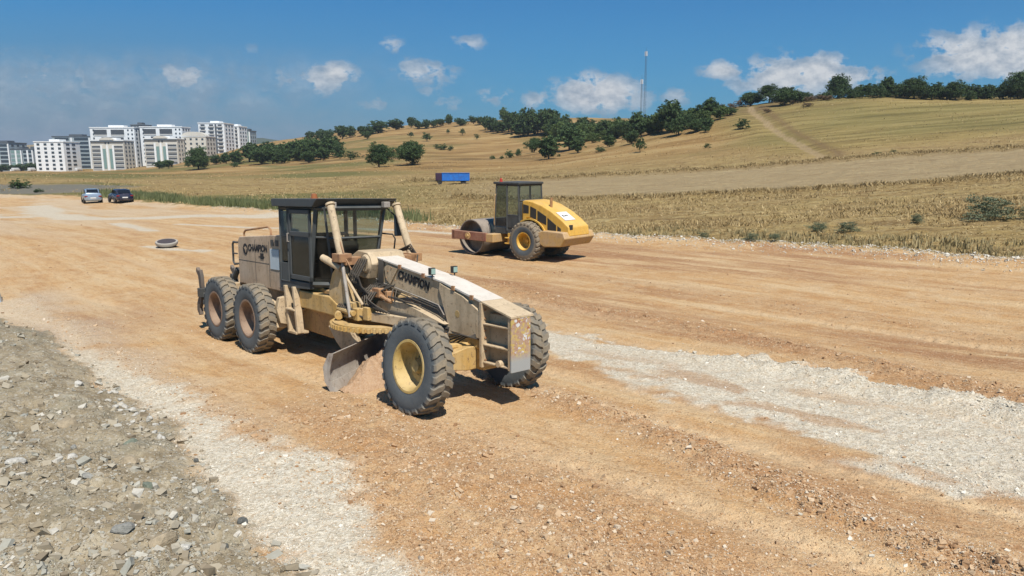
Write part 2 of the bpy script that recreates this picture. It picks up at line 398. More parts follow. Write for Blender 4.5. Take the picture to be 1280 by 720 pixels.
    f4=g.noise(g.mapping(co,(.6,1.6,1),(0,0,R_(8))),3.5,5,.75,.8); fld=g.mix(g.rng(f3,.52,.34,0,.6),fld,(.13,.085,.036)); fld=g.mix(g.rng(f4,.53,.68,0,.7),fld,(.50,.41,.23)); fld=g.mix(g.rng(f4,.44,.30,0,.6),fld,(.12,.082,.035))
    stubc=g.ramp(g.noise(g.mapping(co,(.25,2.2,1),(0,0,R_(-4))),.8,5,.6),[(.3,(.26,.185,.095)),(.7,(.37,.285,.155))])
    fld=g.mix(at_('stub'),fld,stubc)
    goldc=g.ramp(g.noise(g.mapping(co,(.3,1.,1)),.12,7,.68,.6),[(.32,(.15,.09,.036)),(.46,(.27,.165,.062)),(.56,(.345,.225,.092)),(.68,(.40,.29,.135))])
    fld=g.mix(at_('gold'),fld,goldc)
    hillc=g.ramp(g.noise(g.mapping(co,(.12,1.3,1),(0,0,R_(-9))),.35,6,.62,.4),[(.34,(.15,.105,.038)),(.5,(.26,.19,.068)),(.66,(.35,.265,.105))])
    fld=g.mix(at_('hill'),fld,hillc)
    fld=g.mix(g.math('MULTIPLY',at_('green'),g.rng(f3,.2,.7,.45,.95)),fld,(.105,.115,.036))
    fld=g.mix(g.math('MULTIPLY',at_('edge'),g.rng(f3,.25,.65,.5,.95)),fld,(.13,.088,.038))
    fld=g.mix(g.math('MULTIPLY',at_('scrub'),g.rng(f3,.25,.65,.45,.9)),fld,(.17,.105,.05))
    fld=g.mix(at_('track'),fld,(.34,.245,.135))
    fld=g.mix(at_('asph'),fld,(.17,.16,.14))
    col=g.mix(at_('field'),col,fld)
    hgt=g.math('ADD',g.math('MULTIPLY',n3,1.),g.math('MULTIPLY',n4,.45))
    hgt=g.math('ADD',hgt,g.math('MULTIPLY',vv,.5))
    nb=g.bump(hgt,.9,.045)
    hf=g.bump(g.math('ADD',f3,g.math('MULTIPLY',f1,2.)),.9,.22)
    mx=g.n('ShaderNodeMix',data_type='VECTOR'); g.put(mx.inputs[0],at_('field')); g.put(mx.inputs[4],nb); g.put(mx.inputs[5],hf)
    mat=g.done(col,mx.outputs[1])
    o=np_mesh('ground',V,Fq,mat,True,at); tag(o,kind='structure'); return o
make_ground()
# ---------------------------------------------------------------- machine materials
def paint(name,c1,c2,rust=.25,dust=(.50,.40,.28),dusty=.6,scale=3.,rough=.7,chip=(.10,.05,.03)):
    g=NT(name,rough,.25); co=g.co('Object')
    n=g.noise(co,scale,6,.65,.3); n2=g.noise(co,scale*5,5,.75); n3=g.noise(co,scale*.6,4,.6)
    c=g.mix(g.rng(n,.38,.62),c1,c2)
    c=g.mix(g.rng(n2,.60-.10*rust,.68,0,min(1,rust*2.2)),c,chip)
    st=g.noise(g.mapping(co,(6,6,.8)),1.5,4,.7); c=g.mix(g.rng(st,.52,.68,0,.25+.5*rust),c,tuple(q*.45 for q in c1))
    up=g.sep(g.n('ShaderNodeNewGeometry').outputs['Normal'],2)
    d=g.math('MULTIPLY',g.rng(up,-.1,.9,.25,1.),g.rng(n3,.3,.62,.35,1.)); d=g.math('MULTIPLY',d,dusty,clamp=True)
    c=g.mix(d,c,dust)
    return g.done(c,g.bump(n2,.18,.01),g.rng(n,.3,.7,rough-.1,min(1,rough+.15)))
M={}
M['tan']=paint('tan_paint',(.43,.31,.18),(.56,.43,.275),.42,(.58,.47,.32),.5)
M['topplate']=paint('dusty_top_plate',(.58,.52,.44),(.66,.61,.53),.15,(.62,.55,.46),.5)
M['legpaint']=paint('leg_paint',(.52,.34,.13),(.54,.41,.24),.4,(.56,.44,.29),.4)
M['rdark']=paint('dark_rusty_steel',(.07,.065,.06),(.12,.09,.07),.3,(.4,.32,.24),.35)
M['tan_pink']=paint('hood_paint',(.42,.30,.195),(.51,.38,.265),.35,(.55,.44,.31),.4)
M['yellow']=paint('worn_yellow_paint',(.50,.30,.08),(.50,.34,.14),.5,(.56,.43,.26),.5)
M['belly']=paint('dirty_yellow_paint',(.42,.25,.085),(.36,.20,.09),.5,(.56,.42,.25),.45)
M['rust']=paint('rusty_steel',(.28,.12,.055),(.42,.22,.09),.5,(.50,.38,.25),.45)
M['steel']=paint('bare_steel',(.36,.33,.29),(.24,.20,.17),.45,(.48,.42,.33),.45,rough=.5)
M['dark']=paint('dark_grey_metal',(.045,.048,.048),(.065,.068,.066),.1,(.30,.26,.20),.14,rough=.5)
M['black']=paint('black_parts',(.02,.02,.02),(.03,.03,.03),.1,(.28,.23,.16),.22)
M['cabgrey']=paint('cab_grey_paint',(.055,.062,.062),(.075,.08,.08),.08,(.30,.28,.24),.12,rough=.5)
M['hose']=paint('rubber_hose',(.025,.025,.025),(.04,.038,.035),.1,(.3,.24,.17),.3)
M['decal']=paint('black_decal',(.018,.018,.02),(.03,.03,.032),.0,(.3,.25,.2),.12)
M['rim_yellow']=paint('yellow_rim',(.48,.32,.09),(.53,.39,.16),.4,(.52,.40,.24),.4)
M['rim_tan']=paint('tan_rim',(.22,.14,.095),(.28,.19,.13),.35,(.40,.31,.22),.25)
M['ryellow']=paint('roller_yellow',(.66,.36,.04),(.70,.41,.07),.25,(.58,.45,.25),.38,rough=.5)
M['rtan']=paint('dusty_yellow_frame',(.50,.30,.09),(.46,.30,.15),.35,(.52,.38,.24),.7)
M['rmaroon']=paint('maroon_bar',(.20,.06,.04),(.28,.13,.08),.5,(.45,.32,.22),.5)
M['drum']=paint('steel_drum',(.19,.16,.135),(.26,.23,.20),.4,(.46,.37,.27),.45,rough=.45)
M['white']=paint('white_sticker',(.72,.71,.68),(.66,.65,.62),.05,(.6,.5,.4),.2)
M['mblue']=paint('pale_blue_panel',(.50,.56,.58),(.44,.50,.52),.1,(.5,.45,.38),.25)
def tyre_mat():
    g=NT('tyre_rubber',.85,.2); co=g.co('Object'); r=g.n('ShaderNodeVectorMath',operation='LENGTH')
    xz=g.n('ShaderNodeCombineXYZ'); g.put(xz.inputs[0],g.sep(co,0)); g.put(xz.inputs[1],g.sep(co,2)); g.put(r.inputs[0],xz.outputs[0])
    n=g.noise(co,5,5,.7); n2=g.noise(co,22,3,.7)
    tread=g.rng(r.outputs['Value'],.555,.62)
    c=g.mix(n,(.07,.082,.088),(.13,.142,.145))
    dust=g.mix(n2,(.20,.155,.10),(.36,.28,.18))
    c=g.mix(g.math('MULTIPLY',tread,g.rng(n,.25,.6,.35,.85)),c,dust)
    c=g.mix(g.rng(n2,.5,.8,0,.3),c,(.20,.18,.15))
    return g.done(c,g.bump(n2,.3,.01))
M['tyre']=tyre_mat()
def glass_mat(name,tint=(.62,.70,.68),dirt=.3):
    m=bpy.data.materials.new(name); m.use_nodes=True; t=m.node_tree; t.nodes.clear()
    o=t.nodes.new('ShaderNodeOutputMaterial'); tr=t.nodes.new('ShaderNodeBsdfTransparent'); gl=t.nodes.new('ShaderNodeBsdfGlossy'); df=t.nodes.new('ShaderNodeBsdfDiffuse')
    tr.inputs[0].default_value=(*tint,1); gl.inputs['Roughness'].default_value=.08; gl.inputs[0].default_value=(.6,.6,.6,1); df.inputs[0].default_value=(.33,.30,.25,1)
    lw=t.nodes.new('ShaderNodeLayerWeight'); lw.inputs[0].default_value=.5; fr=t.nodes.new('ShaderNodeMapRange'); t.links.new(lw.outputs['Facing'],fr.inputs[0]); fr.inputs[1].default_value=.45; fr.inputs[3].default_value=.05; fr.inputs[4].default_value=.55
    a=t.nodes.new('ShaderNodeMixShader'); b=t.nodes.new('ShaderNodeMixShader')
    n=t.nodes.new('ShaderNodeTexNoise'); n.inputs['Scale'].default_value=2.5; n.inputs['Detail'].default_value=5
    mr=t.nodes.new('ShaderNodeMapRange'); mr.inputs[1].default_value=.35; mr.inputs[2].default_value=.8; mr.inputs[3].default_value=dirt*.25; mr.inputs[4].default_value=dirt
    L=t.links.new; L(n.outputs[0],mr.inputs[0]); L(fr.outputs[0],a.inputs[0]); L(tr.outputs[0],a.inputs[1]); L(gl.outputs[0],a.inputs[2])
    L(mr.outputs[0],b.inputs[0]); L(a.outputs[0],b.inputs[1]); L(df.outputs[0],b.inputs[2]); L(b.outputs[0],o.inputs[0]); return m
M['glass']=glass_mat('cab_glass',dirt=.14); M['glassd']=glass_mat('dark_cab_glass',(.30,.36,.36),.06)
def flat(name,c,rough=.6,spec=.3,metal=0):
    g=NT(name,rough,spec); g.b.inputs['Metallic'].default_value=metal; n=g.noise(g.co('Object'),4,4,.6)
    return g.done(g.mix(g.rng(n,.3,.7,0,.25),c,tuple(q*.7 for q in c)))
M['orange']=flat('orange_lens',(.36,.13,.04),.35,.5); M['lamp']=flat('lamp_lens',(.30,.42,.36),.15,.6); M['mirror']=flat('mirror_back',(.02,.03,.04),.4)
# ---------------------------------------------------------------- wheels
def grader_tyre(R,W,rr,lugs=24,block=False):
    b=MB(); h=W/2
    b.lathe([(-h*.80,rr),(-h*.95,rr+.06),(-h*1.0,rr+.16*R/.64),(-h*.97,R*.88),(-h*.86,R*.945),(-h*.4,R*.958),(h*.4,R*.958),(h*.86,R*.945),(h*.97,R*.88),(h*1.0,rr+.16*R/.64),(h*.95,rr+.06),(h*.80,rr)],48,closed=True)
    r0,r1=R*.93,R*1.0
    for k in range(lugs):
        a0=2*math.pi*k/lugs
        for sd in (-1,1):
            # a lug runs from the shoulder to past the middle, swept back
            st=[(sd*h*1.03,.0,R*.87,R*.935),(sd*h*.90,.02,r0,r1*.985),(sd*h*.45,.30,r0,r1),(sd*h*.12,.36,r0,r1),(-sd*h*.06,.62,r0,r1)]
            off=0 if sd>0 else .5; pitch=2*math.pi/lugs; wd=pitch*.27
            vs=[];fs=[]
            for (t,sw,ra,rb) in st:
                ac=a0+(off+sw)*pitch
                for r in (ra,rb):
                    q=wd*(1.15 if r==ra else .85)
                    for s in (-1,1):
                        an=ac+s*q; vs.append((r*math.cos(an),t,r*math.sin(an)))
            for i in range(len(st)-1):
                o=i*4; p=o+4
                fs+=[(o+2,o+3,p+3,p+2),(o+3,o+1,p+1,p+3),(o,o+2,p+2,p)]
            fs+=[(0,1,3,2),(len(vs)-4,len(vs)-2,len(vs)-1,len(vs)-3)]
            if sd>0: fs=[f[::-1] for f in fs]
            b.add(vs,fs)
    return b
def make_wheel(name,parent,loc,side,mat,R=.64,W=.34,rr=.315,lean=0,steer=0,deep=False):
    """side=-1: outer face towards -y"""
    Mx=Matrix.Translation(loc)@Matrix.Rotation(steer,4,'Z')@Matrix.Rotation(lean,4,'X')@(Matrix.Rotation(math.pi,4,'Z') if side>0 else Matrix())
    h=W/2; d=-.02 if not deep else .07
    hub=MB(); hub.lathe([(d-.10,.0),(d-.10,.075),(d-.055,.09),(d-.02,.11),(d-.02,.14)],20)
    for k in range(10):
        a=2*math.pi*k/10; hub.lathe([(d-.035,0),(d-.035,.013),(d,.013)],6,M=Matrix.Translation((.115*math.cos(a),0,.115*math.sin(a))))
    w=hub.build(name,mat,parent,M=Mx)
    rim=MB(); rim.lathe([(-h*.86,rr+.035),(-h*.92,rr+.03),(-h*.92,rr),(-h*.80,rr-.02),(-h*.55,rr-.035),(d-.03,rr-.06),(d,rr-.09),(d-.02,.13),(d-.02,.0)],40)
    rim.lathe([(h*.86,rr+.03),(h*.9,rr),(h*.5,rr-.03),(d+.01,rr-.08),(d+.01,.15)],32)
    rim.build('rim',mat,w)
    grader_tyre(R,W,rr).build('tyre',M['tyre'],w,angle=30)
    return w
# ---------------------------------------------------------------- motor grader (x forward, y left)
G=empty('motor_grader'); tag(G,'dusty tan motor grader with dark grey cab working on the orange road bed','road grader')
cy,sy=math.cos(R_(-47.36)),math.sin(R_(-47.36))
G.rotation_mode='XYZ'
def _rot(yaw,pt,rl): return Matrix.Rotation(yaw,4,'Z')@Matrix.Rotation(pt,4,'Y')@Matrix.Rotation(rl,4,'X')
GM=_rot(R_(-47.36),R_(-2.08),R_(-1.86)); GM.translation=Vector((-.46,9.63,0.0)); G.matrix_world=GM
R0=.625
for (x,y,sd,nm,mt,dp) in ((0,-1.04,-1,'front_wheel','rim_yellow',True),(-.12,.76,1,'front_wheel','rim_yellow',True),(-5.05,-1.03,-1,'rear_wheel','rim_tan',True),(-6.56,-1.03,-1,'rear_wheel','rim_tan',True),(-5.05,1.03,1,'rear_wheel','rim_tan',True),(-6.56,1.03,1,'rear_wheel','rim_tan',True)):
    make_wheel(nm,G,(x,y,R0-.02),sd,M[mt],R=R0,W=.31,lean=R_(-6 if nm=='front_wheel' else 0),deep=dp)
# chassis
b=MB(); b.box(-7.15,-3.2,-.33,-.14,.72,1.08).box(-7.15,-3.2,.14,.33,.72,1.08).box(-7.2,-7.0,-.6,.6,.62,1.02).box(-5.9,-5.6,-.5,.5,.5,.8)
b.build('chassis_frame',M['tan'],G,bevel=.012)
for sd in (-1,1):
    b=MB(); b.prism([(-7.0,.45),(-6.9,.80),(-6.2,.95),(-5.4,.95),(-4.7,.80),(-4.6,.45),(-4.9,.33),(-6.7,.33)],1,sd*.62,sd*.83)
    b.lathe([(sd*.4,.16),(sd*.62,.20),(sd*.64,.3)],20,M=Matrix.Translation((-5.8,0,.64))) if sd>0 else b.lathe([(-.64,.3),(-.62,.2),(-.4,.16)],20,M=Matrix.Translation((-5.8,0,.64)))
    b.build('tandem_case',M['tan'],G,bevel=.015)
    # mudguard step behind the cab
    b=MB(); b.prism([(sd*.46,.45),(sd*.46,1.05),(sd*.80,1.0),(sd*.86,.80),(sd*.80,.55)],0,-4.60,-4.48)
    b.build('step_bracket',M['tan'],G,bevel=.01)
# belly: tank and transmission below the cab
b=MB(); b.prism([(-4.35,.42),(-4.42,1.22),(-3.1,1.22),(-2.78,1.06),(-2.80,.62),(-3.3,.40)],1,-.46,.46)
b.build('belly_tank',M['belly'],G,bevel=.03)
b=MB(); b.prism([(-4.28,.86),(-4.28,1.16),(-3.05,1.16),(-2.70,1.02),(-2.70,.84)],1,-.62,-.46); b.build('side_fender',M['yellow'],G,bevel=.03)
b=MB()
for x0 in (-4.50,-4.18): b.prism([(x0,1.22),(x0+.07,1.22),(x0+.19,.42),(x0+.12,.42)],1,-.72,-.60)
b.box(-4.35,-4.02,-.74,-.50,.40,.44).box(-4.42,-4.08,-.74,-.52,.80,.83)
b.build('access_steps',M['tan'],G,bevel=.006)
# hood
b=MB(); b.prism([(-6.98,1.03),(-6.98,1.88),(-6.90,1.97),(-5.30,2.06),(-5.0,2.06),(-5.0,1.03)],1,-.5,.5)
hood=b.build('engine_hood',M['tan_pink'],G,bevel=.02)
b=MB()
for x in (-6.15,-5.52): b.box(x-.006,x+.006,-.503,-.5,1.08,1.93)
b.box(-6.95,-5.52,-.503,-.5,1.50,1.51)
b.build('panel_seam',M['dark'],hood)
b=MB(); b.box(-5.46,-5.08,-.512,-.502,1.42,1.80); b.build('side_panel',M['mblue'],hood,bevel=.004)
b=MB(); b.box(-5.9,-5.76,-.509,-.501,1.58,1.69); b.build('latch_box',M['decal'],hood)
for x in (-5.42,-5.22):
    b=MB(); b.box(x,x+.12,-.509,-.501,1.86,1.97); b.build('side_vent',M['dark'],hood)
b=MB(); b.lathe([(-.508,.0),(-.508,.11),(-.501,.11)],24,M=Matrix.Translation((-6.60,0,1.735))); e=b.build('round_emblem',M['decal'],hood)
b=MB(); b.prism([(-6.66,1.76),(-6.58,1.79),(-6.52,1.75),(-6.57,1.66),(-6.60,1.72)],1,-.511,-.5085); b.build('emblem_mark',M['tan_pink'],e)
fm=lambda x,z,y=-.504,s=(1,0,0.0): frame_M((x,y,z),s,(0,0,1))
text_mesh('hood_lettering','CHAMPION',.185,M['decal'],hood,fm(-6.03,1.775,s=(1,0,.02)),.003,.006,.15,.92)
b=MB()
for i in range(5): b.box(-5.98+i*.055,-5.95+i*.055,-.506,-.501,1.60+.002*i,1.635)
b.build('model_mark',M['decal'],hood)
b=MB(); b.tube([(-6.78,-.44,1.96),(-6.78,-.44,2.05),(-6.70,-.44,2.10),(-5.65,-.44,2.20),(-5.55,-.44,2.16),(-5.52,-.44,2.05)],.02,8); b.build('hood_rail',M['rust'],G)
b=MB(); b.tube([(-6.95,-.52,1.85),(-7.15,-.52,1.85),(-7.19,-.52,1.80),(-7.19,-.52,1.45),(-7.13,-.52,1.40),(-6.95,-.52,1.42)],.022,8); b.tube([(-7.18,-.52,1.62),(-6.98,-.52,1.62)],.016,6); b.build('rear_grab_rail',M['dark'],G)
b=MB(); b.box(-7.03,-6.98,-.46,.46,1.08,1.85)
for i in range(9): b.box(-7.05,-7.03,-.42,.42,1.15+i*.07,1.18+i*.07)
b.build('radiator_grille',M['dark'],G)
b=MB(); b.lathe([(2.05,.09),(2.12,.09),(2.12,.05),(2.42,.05),(2.45,.06),(2.45,.0)],16,axis='z',M=Matrix.Translation((-5.9,.12,0))); b.build('exhaust_pipe',M['rust'],G)
b=MB(); b.lathe([(2.04,.13),(2.10,.15),(2.16,.14),(2.19,0)],18,axis='z',M=Matrix.Translation((-5.15,-.22,0))); b.build('air_cleaner_cap',M['tan'],G)
# ripper at the rear
def shank(x,y,s=1,tilt=0):
    P=[(0,.95),(-.10,1.02),(-.13,.93),(-.02,.84),(.02,.60),(-.05,.40),(-.16,.26),(-.18,.10),(-.08,.0),(0,.02),(-.03,.16),(.08,.30),(.16,.55),(.13,.85),(.07,.98)]
    b=MB(); b.prism([(x+px*s,.32+pz*s) for px,pz in P],1,y-.035,y+.035); return b
shank(-7.72,-1.02,.98).build('ripper_shank',M['rdark'],G,bevel=.008)
shank(-7.75,-.30,.98).build('ripper_shank',M['rdark'],G,bevel=.008); shank(-7.75,.45,.98).build('ripper_shank',M['rdark'],G,bevel=.008)
b=MB(); b.box(-7.70,-7.52,-1.1,1.1,.72,.90).box(-7.55,-7.1,-.5,-.38,.62,.74).box(-7.55,-7.1,.38,.5,.62,.74)
b.prism([(-7.5,.9),(-7.42,1.18),(-7.32,1.18),(-7.2,.9)],1,-.52,-.42); b.tube([(-7.55,-.47,.88),(-7.25,-.47,1.15),(-7.1,-.47,1.3)],.055,10)
b.build('ripper_frame',M['dark'],G,bevel=.01)
# ---- cab
ZT,ZB=2.60,1.30
Tr=[(-4.66,-.66),(-3.32,-.66),(-3.16,-.60),(-3.16,.60),(-3.32,.66),(-4.66,.66)]   # top outline
Bt=[(-4.66,-.66),(-3.62,-.64),(-3.30,-.40),(-3.30,.40),(-3.62,.64),(-4.66,.66)]   # bottom outline
def cp(i,z,inset=0):
    t=(z-ZB)/(ZT-ZB); a,b_=Bt[i],Tr[i]; x=a[0]+(b_[0]-a[0])*t; y=a[1]+(b_[1]-a[1])*t
    if inset: x+= inset*(-1 if x>-4 else 1); y+=inset*(-1 if y>0 else 1)
    return (x,y,z)
b=MB()
for i in (0,1,4,5): b.tube([cp(i,ZB,.02),cp(i,ZT,.02)],.045,4)
b.tube([cp(2,ZB,.02),cp(2,ZT,.02)],.022,4); b.tube([cp(3,ZB,.02),cp(3,ZT,.02)],.022,4)
for z in (ZB,ZT-.02):
    for i in range(6): b.tube([cp(i,z,.02),cp((i+1)%6,z,.02)],.045,4)
for (i,z) in ((3,2.10),(0,2.10)): b.tube([cp(i,z,.02),cp((i+1)%6,z,.02)],.03,4)
for z in (2.08,): b.tube([cp(2,z,.02),cp(3,z,.02)],.022,4); b.tube([cp(5,z,.02),cp(0,z,.02)],.03,4)
b.tube([cp(1,2.10,.02),cp(2,2.10,.02)],.02,4)
# right side: rear post between quarter window and door
for xx in (-4.33,): b.tube([(xx,-.65,ZB),(xx,-.65,ZT)],.04,4); b.tube([(xx,.65,ZB),(xx,.65,ZT)],.04,4)
cab=b.build('cab',M['cabgrey'],G)
b=MB(); b.prism([(-4.70,ZB-.14),(-4.70,ZB+.03),(-3.60,ZB+.03),(-3.60,ZB-.08)],1,-.67,.67); b.box(-3.62,-3.28,-.44,.44,ZB-.06,ZB+.02); b.build('cab_floor',M['cabgrey'],cab,bevel=.01)
b=MB(); b.box(-4.69,-4.36,-.675,-.655,ZB,1.62); b.box(-4.69,-4.64,-.64,.64,ZB,1.95); b.box(-4.69,-4.36,.655,.675,ZB,1.62); b.build('side_plating',M['cabgrey'],cab,bevel=.006)
# door on the right side
b=MB(); D0,D1=-4.26,-3.46
for (x0,x1,z0,z1) in ((D0,D0+.07,1.36,2.55),(D1-.07,D1,1.36,2.55),(D0,D1,2.48,2.55),(D0,D1,2.10,2.18),(D0,D1,1.36,1.44)): b.box(x0,x1,-.70,-.665,z0,z1)
door=b.build('cab_door',M['cabgrey'],cab,bevel=.008)
b=MB(); b.box(D0+.07,D1-.07,-.685,-.68,2.18,2.48); b.build('door_pane',M['glass'],door)
b=MB(); b.box(D0+.07,D1-.07,-.685,-.68,1.44,2.10); b.build('door_pane',M['glassd'],door)
b=MB(); b.tube([(-4.22,-.71,2.0),(-4.22,-.74,2.0),(-4.22,-.74,2.14),(-4.22,-.71,2.14)],.012,6); b.build('door_handle',M['steel'],door)
b=MB(); b.box(-4.60,-4.38,-.668,-.662,1.65,2.52); b.build('quarter_window',M['glassd'],cab)
def quad(a,b_,c,d): 
    m=MB(); m.add([a,b_,c,d],[(0,1,2,3)]); return m
def pane(i,j,z0,z1,mt): quad(cp(i,z0,.03),cp(j,z0,.03),cp(j,z1,.03),cp(i,z1,.03)).build('window_pane',M[mt],cab,smooth=False)
pane(1,2,1.34,2.08,'glassd'); pane(1,2,2.12,2.55,'glass'); pane(2,3,1.34,2.06,'glassd'); pane(3,4,1.34,2.08,'glass'); pane(2,3,2.1,2.55,'glass'); pane(3,4,2.12,2.55,'glass'); pane(4,5,2.12,2.55,'glass'); pane(4,5,1.34,2.08,'glassd'); pane(5,0,2.1,2.55,'glass')
b=MB(); b.prism([(-4.78,2.70),(-4.74,2.60),(-3.26,2.60),(-3.08,2.735),(-4.76,2.735)],1,-.76,.76)
roof=b.build('cab_roof',M['cabgrey'],cab,bevel=.012)
b=MB(); b.lathe([(2.735,.07),(2.75,.07),(2.75,.055),(2.81,.05),(2.825,0)],16,axis='z',M=Matrix.Translation((-3.95,-.35,0))); b.build('roof_beacon',M['orange'],roof)
for y in (-.50,.52):
    b=MB(); b.box(-3.12,-3.02,y-.06,y+.06,2.58,2.68); b.build('roof_lamp',M['steel'],roof,bevel=.01)
# cab interior
b=MB(); b.box(-4.35,-3.9,-.25,.25,1.32,1.62).box(-4.45,-4.32,-.25,.25,1.62,2.12); b.build('seat',M['black'],cab,bevel=.05)
b=MB(); b.prism([(-3.72,1.32),(-3.60,1.95),(-3.45,2.02),(-3.38,1.95),(-3.45,1.32)],1,-.16,.16)
for i in range(6): b.tube([(-3.62,-.14+i*.055,1.98),(-3.70,-.16+i*.06,2.12)],.01,5)
b.build('control_console',M['black'],cab,bevel=.02)
b=MB(); b.lathe([(0,.17),(.02,.185),(.04,.17),(.02,.155)],24,axis='z',closed=True,M=Matrix.Translation((-3.80,0,2.02))@Matrix.Rotation(R_(-30),4,'Y')); b.build('steering_wheel',M['black'],cab)
# mirrors
for sd in (-1,1):
    if sd>0:
        b=MB(); b.tube([(-3.12,sd*.60,2.69),(-2.95,sd*.64,2.70),(-2.86,sd*.62,2.55)],.012,6); b.tube([(-3.15,sd*.58,2.58),(-2.86,sd*.62,2.40)],.012,6); a=b.build('mirror_arm',M['black'],G)
        b=MB(); b.box(-2.88,-2.84,sd*.62-.075,sd*.62+.075,2.10,2.46); b.build('mirror',M['mirror'],a,bevel=.015)
b=MB(); b.tube([(-3.55,.70,2.12),(-3.40,.86,2.10),(-3.35,.88,2.02),(-3.45,.86,1.45)],.016,6); b.build('grab_handle',M['black'],G)
# ---- gooseneck beam
b=MB()
b.prism([(-2.75,1.10),(-2.95,1.50),(-2.72,1.82),(-2.40,1.83),(-.56,1.56),(.28,1.37),(.28,1.02),(-.45,1.20),(-1.9,1.36),(-2.25,1.40),(-2.50,1.20)],1,-.17,.17)
beam=b.build('main_beam',M['tan'],G,bevel=.012)
b=MB(); b.prism([(-.62,1.565),(-.64,1.47),(-.40,.90),(.26,.88),(.26,1.25),(-.10,1.42),(-.52,1.53)],1,-.20,.20); b.build('beam_gusset',M['tan'],G,bevel=.01)
b=MB(); b.prism([(-2.50,1.836),(-2.48,1.858),(-.54,1.588),(.30,1.398),(.27,1.374),(-.56,1.563)],1,-.20,.20); b.build('beam_top_plate',M['topplate'],G,bevel=.004)
text_mesh('beam_lettering','CHAMPION',.175,M['decal'],beam,frame_M((-1.30,-.173,1.53),(1,0,-.155),(0,0,1)),.003,.007,.1,.88)
b=MB(); b.prism([(-2.05,1.68),(-2.02,1.50),(-1.90,1.42),(-1.78,1.56),(-1.68,1.68),(-1.95,1.73)],1,-.19,-.172); b.build('cover_plate',M['tan'],beam,bevel=.006)
for k in range(3):
    b=MB(); z=1.43-.035*k; b.tube([(-2.3,-.185,z+.05),(-2.1,-.19,z),(-1.0,-.19,z-.14),(-.66,-.19,z-.19),(-.5,-.21,z-.32)],.009,5); b.build('hydraulic_pipe',M['hose'] if k else M['steel'],G)
for x,z in ((-1.95,1.62),(-1.75,1.50),(-1.85,1.68),(-2.0,1.52)):
    b=MB(); b.lathe([(-.20,0),(-.20,.012),(-.188,.012)],6,M=Matrix.Translation((x,0,z))); b.build('bolt',M['rust'],beam)
b=MB(); b.lathe([(-.202,0),(-.202,.05),(-.198,.055)],18,M=Matrix.Translation((-.22,0,1.16))); b.build('worn_cap',M['yellow'],G)
for x in (-1.6,-1.0,-.3,.1):
    z=1.858-(x+2.48)*.139 if x<-.54 else 1.588-(x+.54)*.226
    b=MB(); b.box(x-.03,x+.03,-.215,-.19,z-.05,z+.012); b.build('plate_clip',M['rust'],G)
b=MB()
for k in range(6): b.tube([(-2.35+.05*k,-.25,1.38),(-2.3+.07*k,-.42-.02*k,1.28-.02*k),(-2.25+.09*k,-.5,1.12),(-2.0+.08*k,-.40,1.02)],.012,5)
for k in range(3): b.tube([(-1.9+.1*k,-.2,1.36),(-1.8+.1*k,-.3,1.26),(-1.5+.1*k,-.3,1.22),(-1.2+.1*k,-.25,1.2)],.012,5)
b.build('drop_hoses',M['hose'],G)
b=MB(); b.box(-2.15,-1.95,-.36,-.2,1.22,1.36).box(-1.85,-1.78,-.32,-.2,1.16,1.33); b.tube([(-2.2,-.34,1.30),(-1.7,-.30,1.18)],.035,8); b.build('valve_block',M['rust'],G,bevel=.01)
# nose with ribbed sides
b=MB(); b.box(.30,.86,-.06,.06,.54,1.22)
b.prism([(.27,1.375),(.27,1.40),(.88,1.255),(.88,1.225)],1,-.20,.20)
b.box(.262,.31,-.21,.21,.50,1.37)
for z in (.56,.80,1.08):
    b.box(.31,.83,-.185,-.06,z,z+.02); b.box(.31,.83,.06,.185,z,z+.02)
b.box(.80,.84,-.185,.185,.54,1.23)
nose=b.build('nose_frame',M['tan'],G,bevel=.004)
g=NT('battered_nose_plate',.7,.3); co_=g.co('Object'); nz=g.noise(co_,7,5,.7); vc=g.vor(g.n('ShaderNodeMix',data_type='VECTOR').outputs[1] if 0 else co_,34,o='Color')
c_=g.mix(g.rng(nz,.42,.6),(.42,.30,.20),(.34,.13,.06)); c_=g.mix(g.math('MULTIPLY',g.rng(g.sep(vc,0),.5,.6),g.rng(nz,.5,.56)),c_,(.60,.60,.58)); c_=g.mix(g.rng(g.sep(vc,1),.7,.78),c_,(.50,.36,.12))
c_=g.mix(g.rng(g.sep(co_,2),.78,.66),c_,(.33,.33,.31))
b=MB(); b.box(.845,.875,-.19,.15,.52,1.235); b.build('nose_plate',g.done(c_),nose,bevel=.006)
for z in (.60,.72,.90,1.0,1.16,1.28):
    b=MB(); b.lathe([(.31,0),(.31,.016),(.325,.016),(.325,0)],6,axis='x',M=Matrix.Translation((0,-.15,z))); b.build('bolt',M['rust'],nose)
b=MB(); b.tube([(.62,-.20,.60),(.62,.20,.60)],.045,12); b.build('tow_pin',M['tan'],nose)
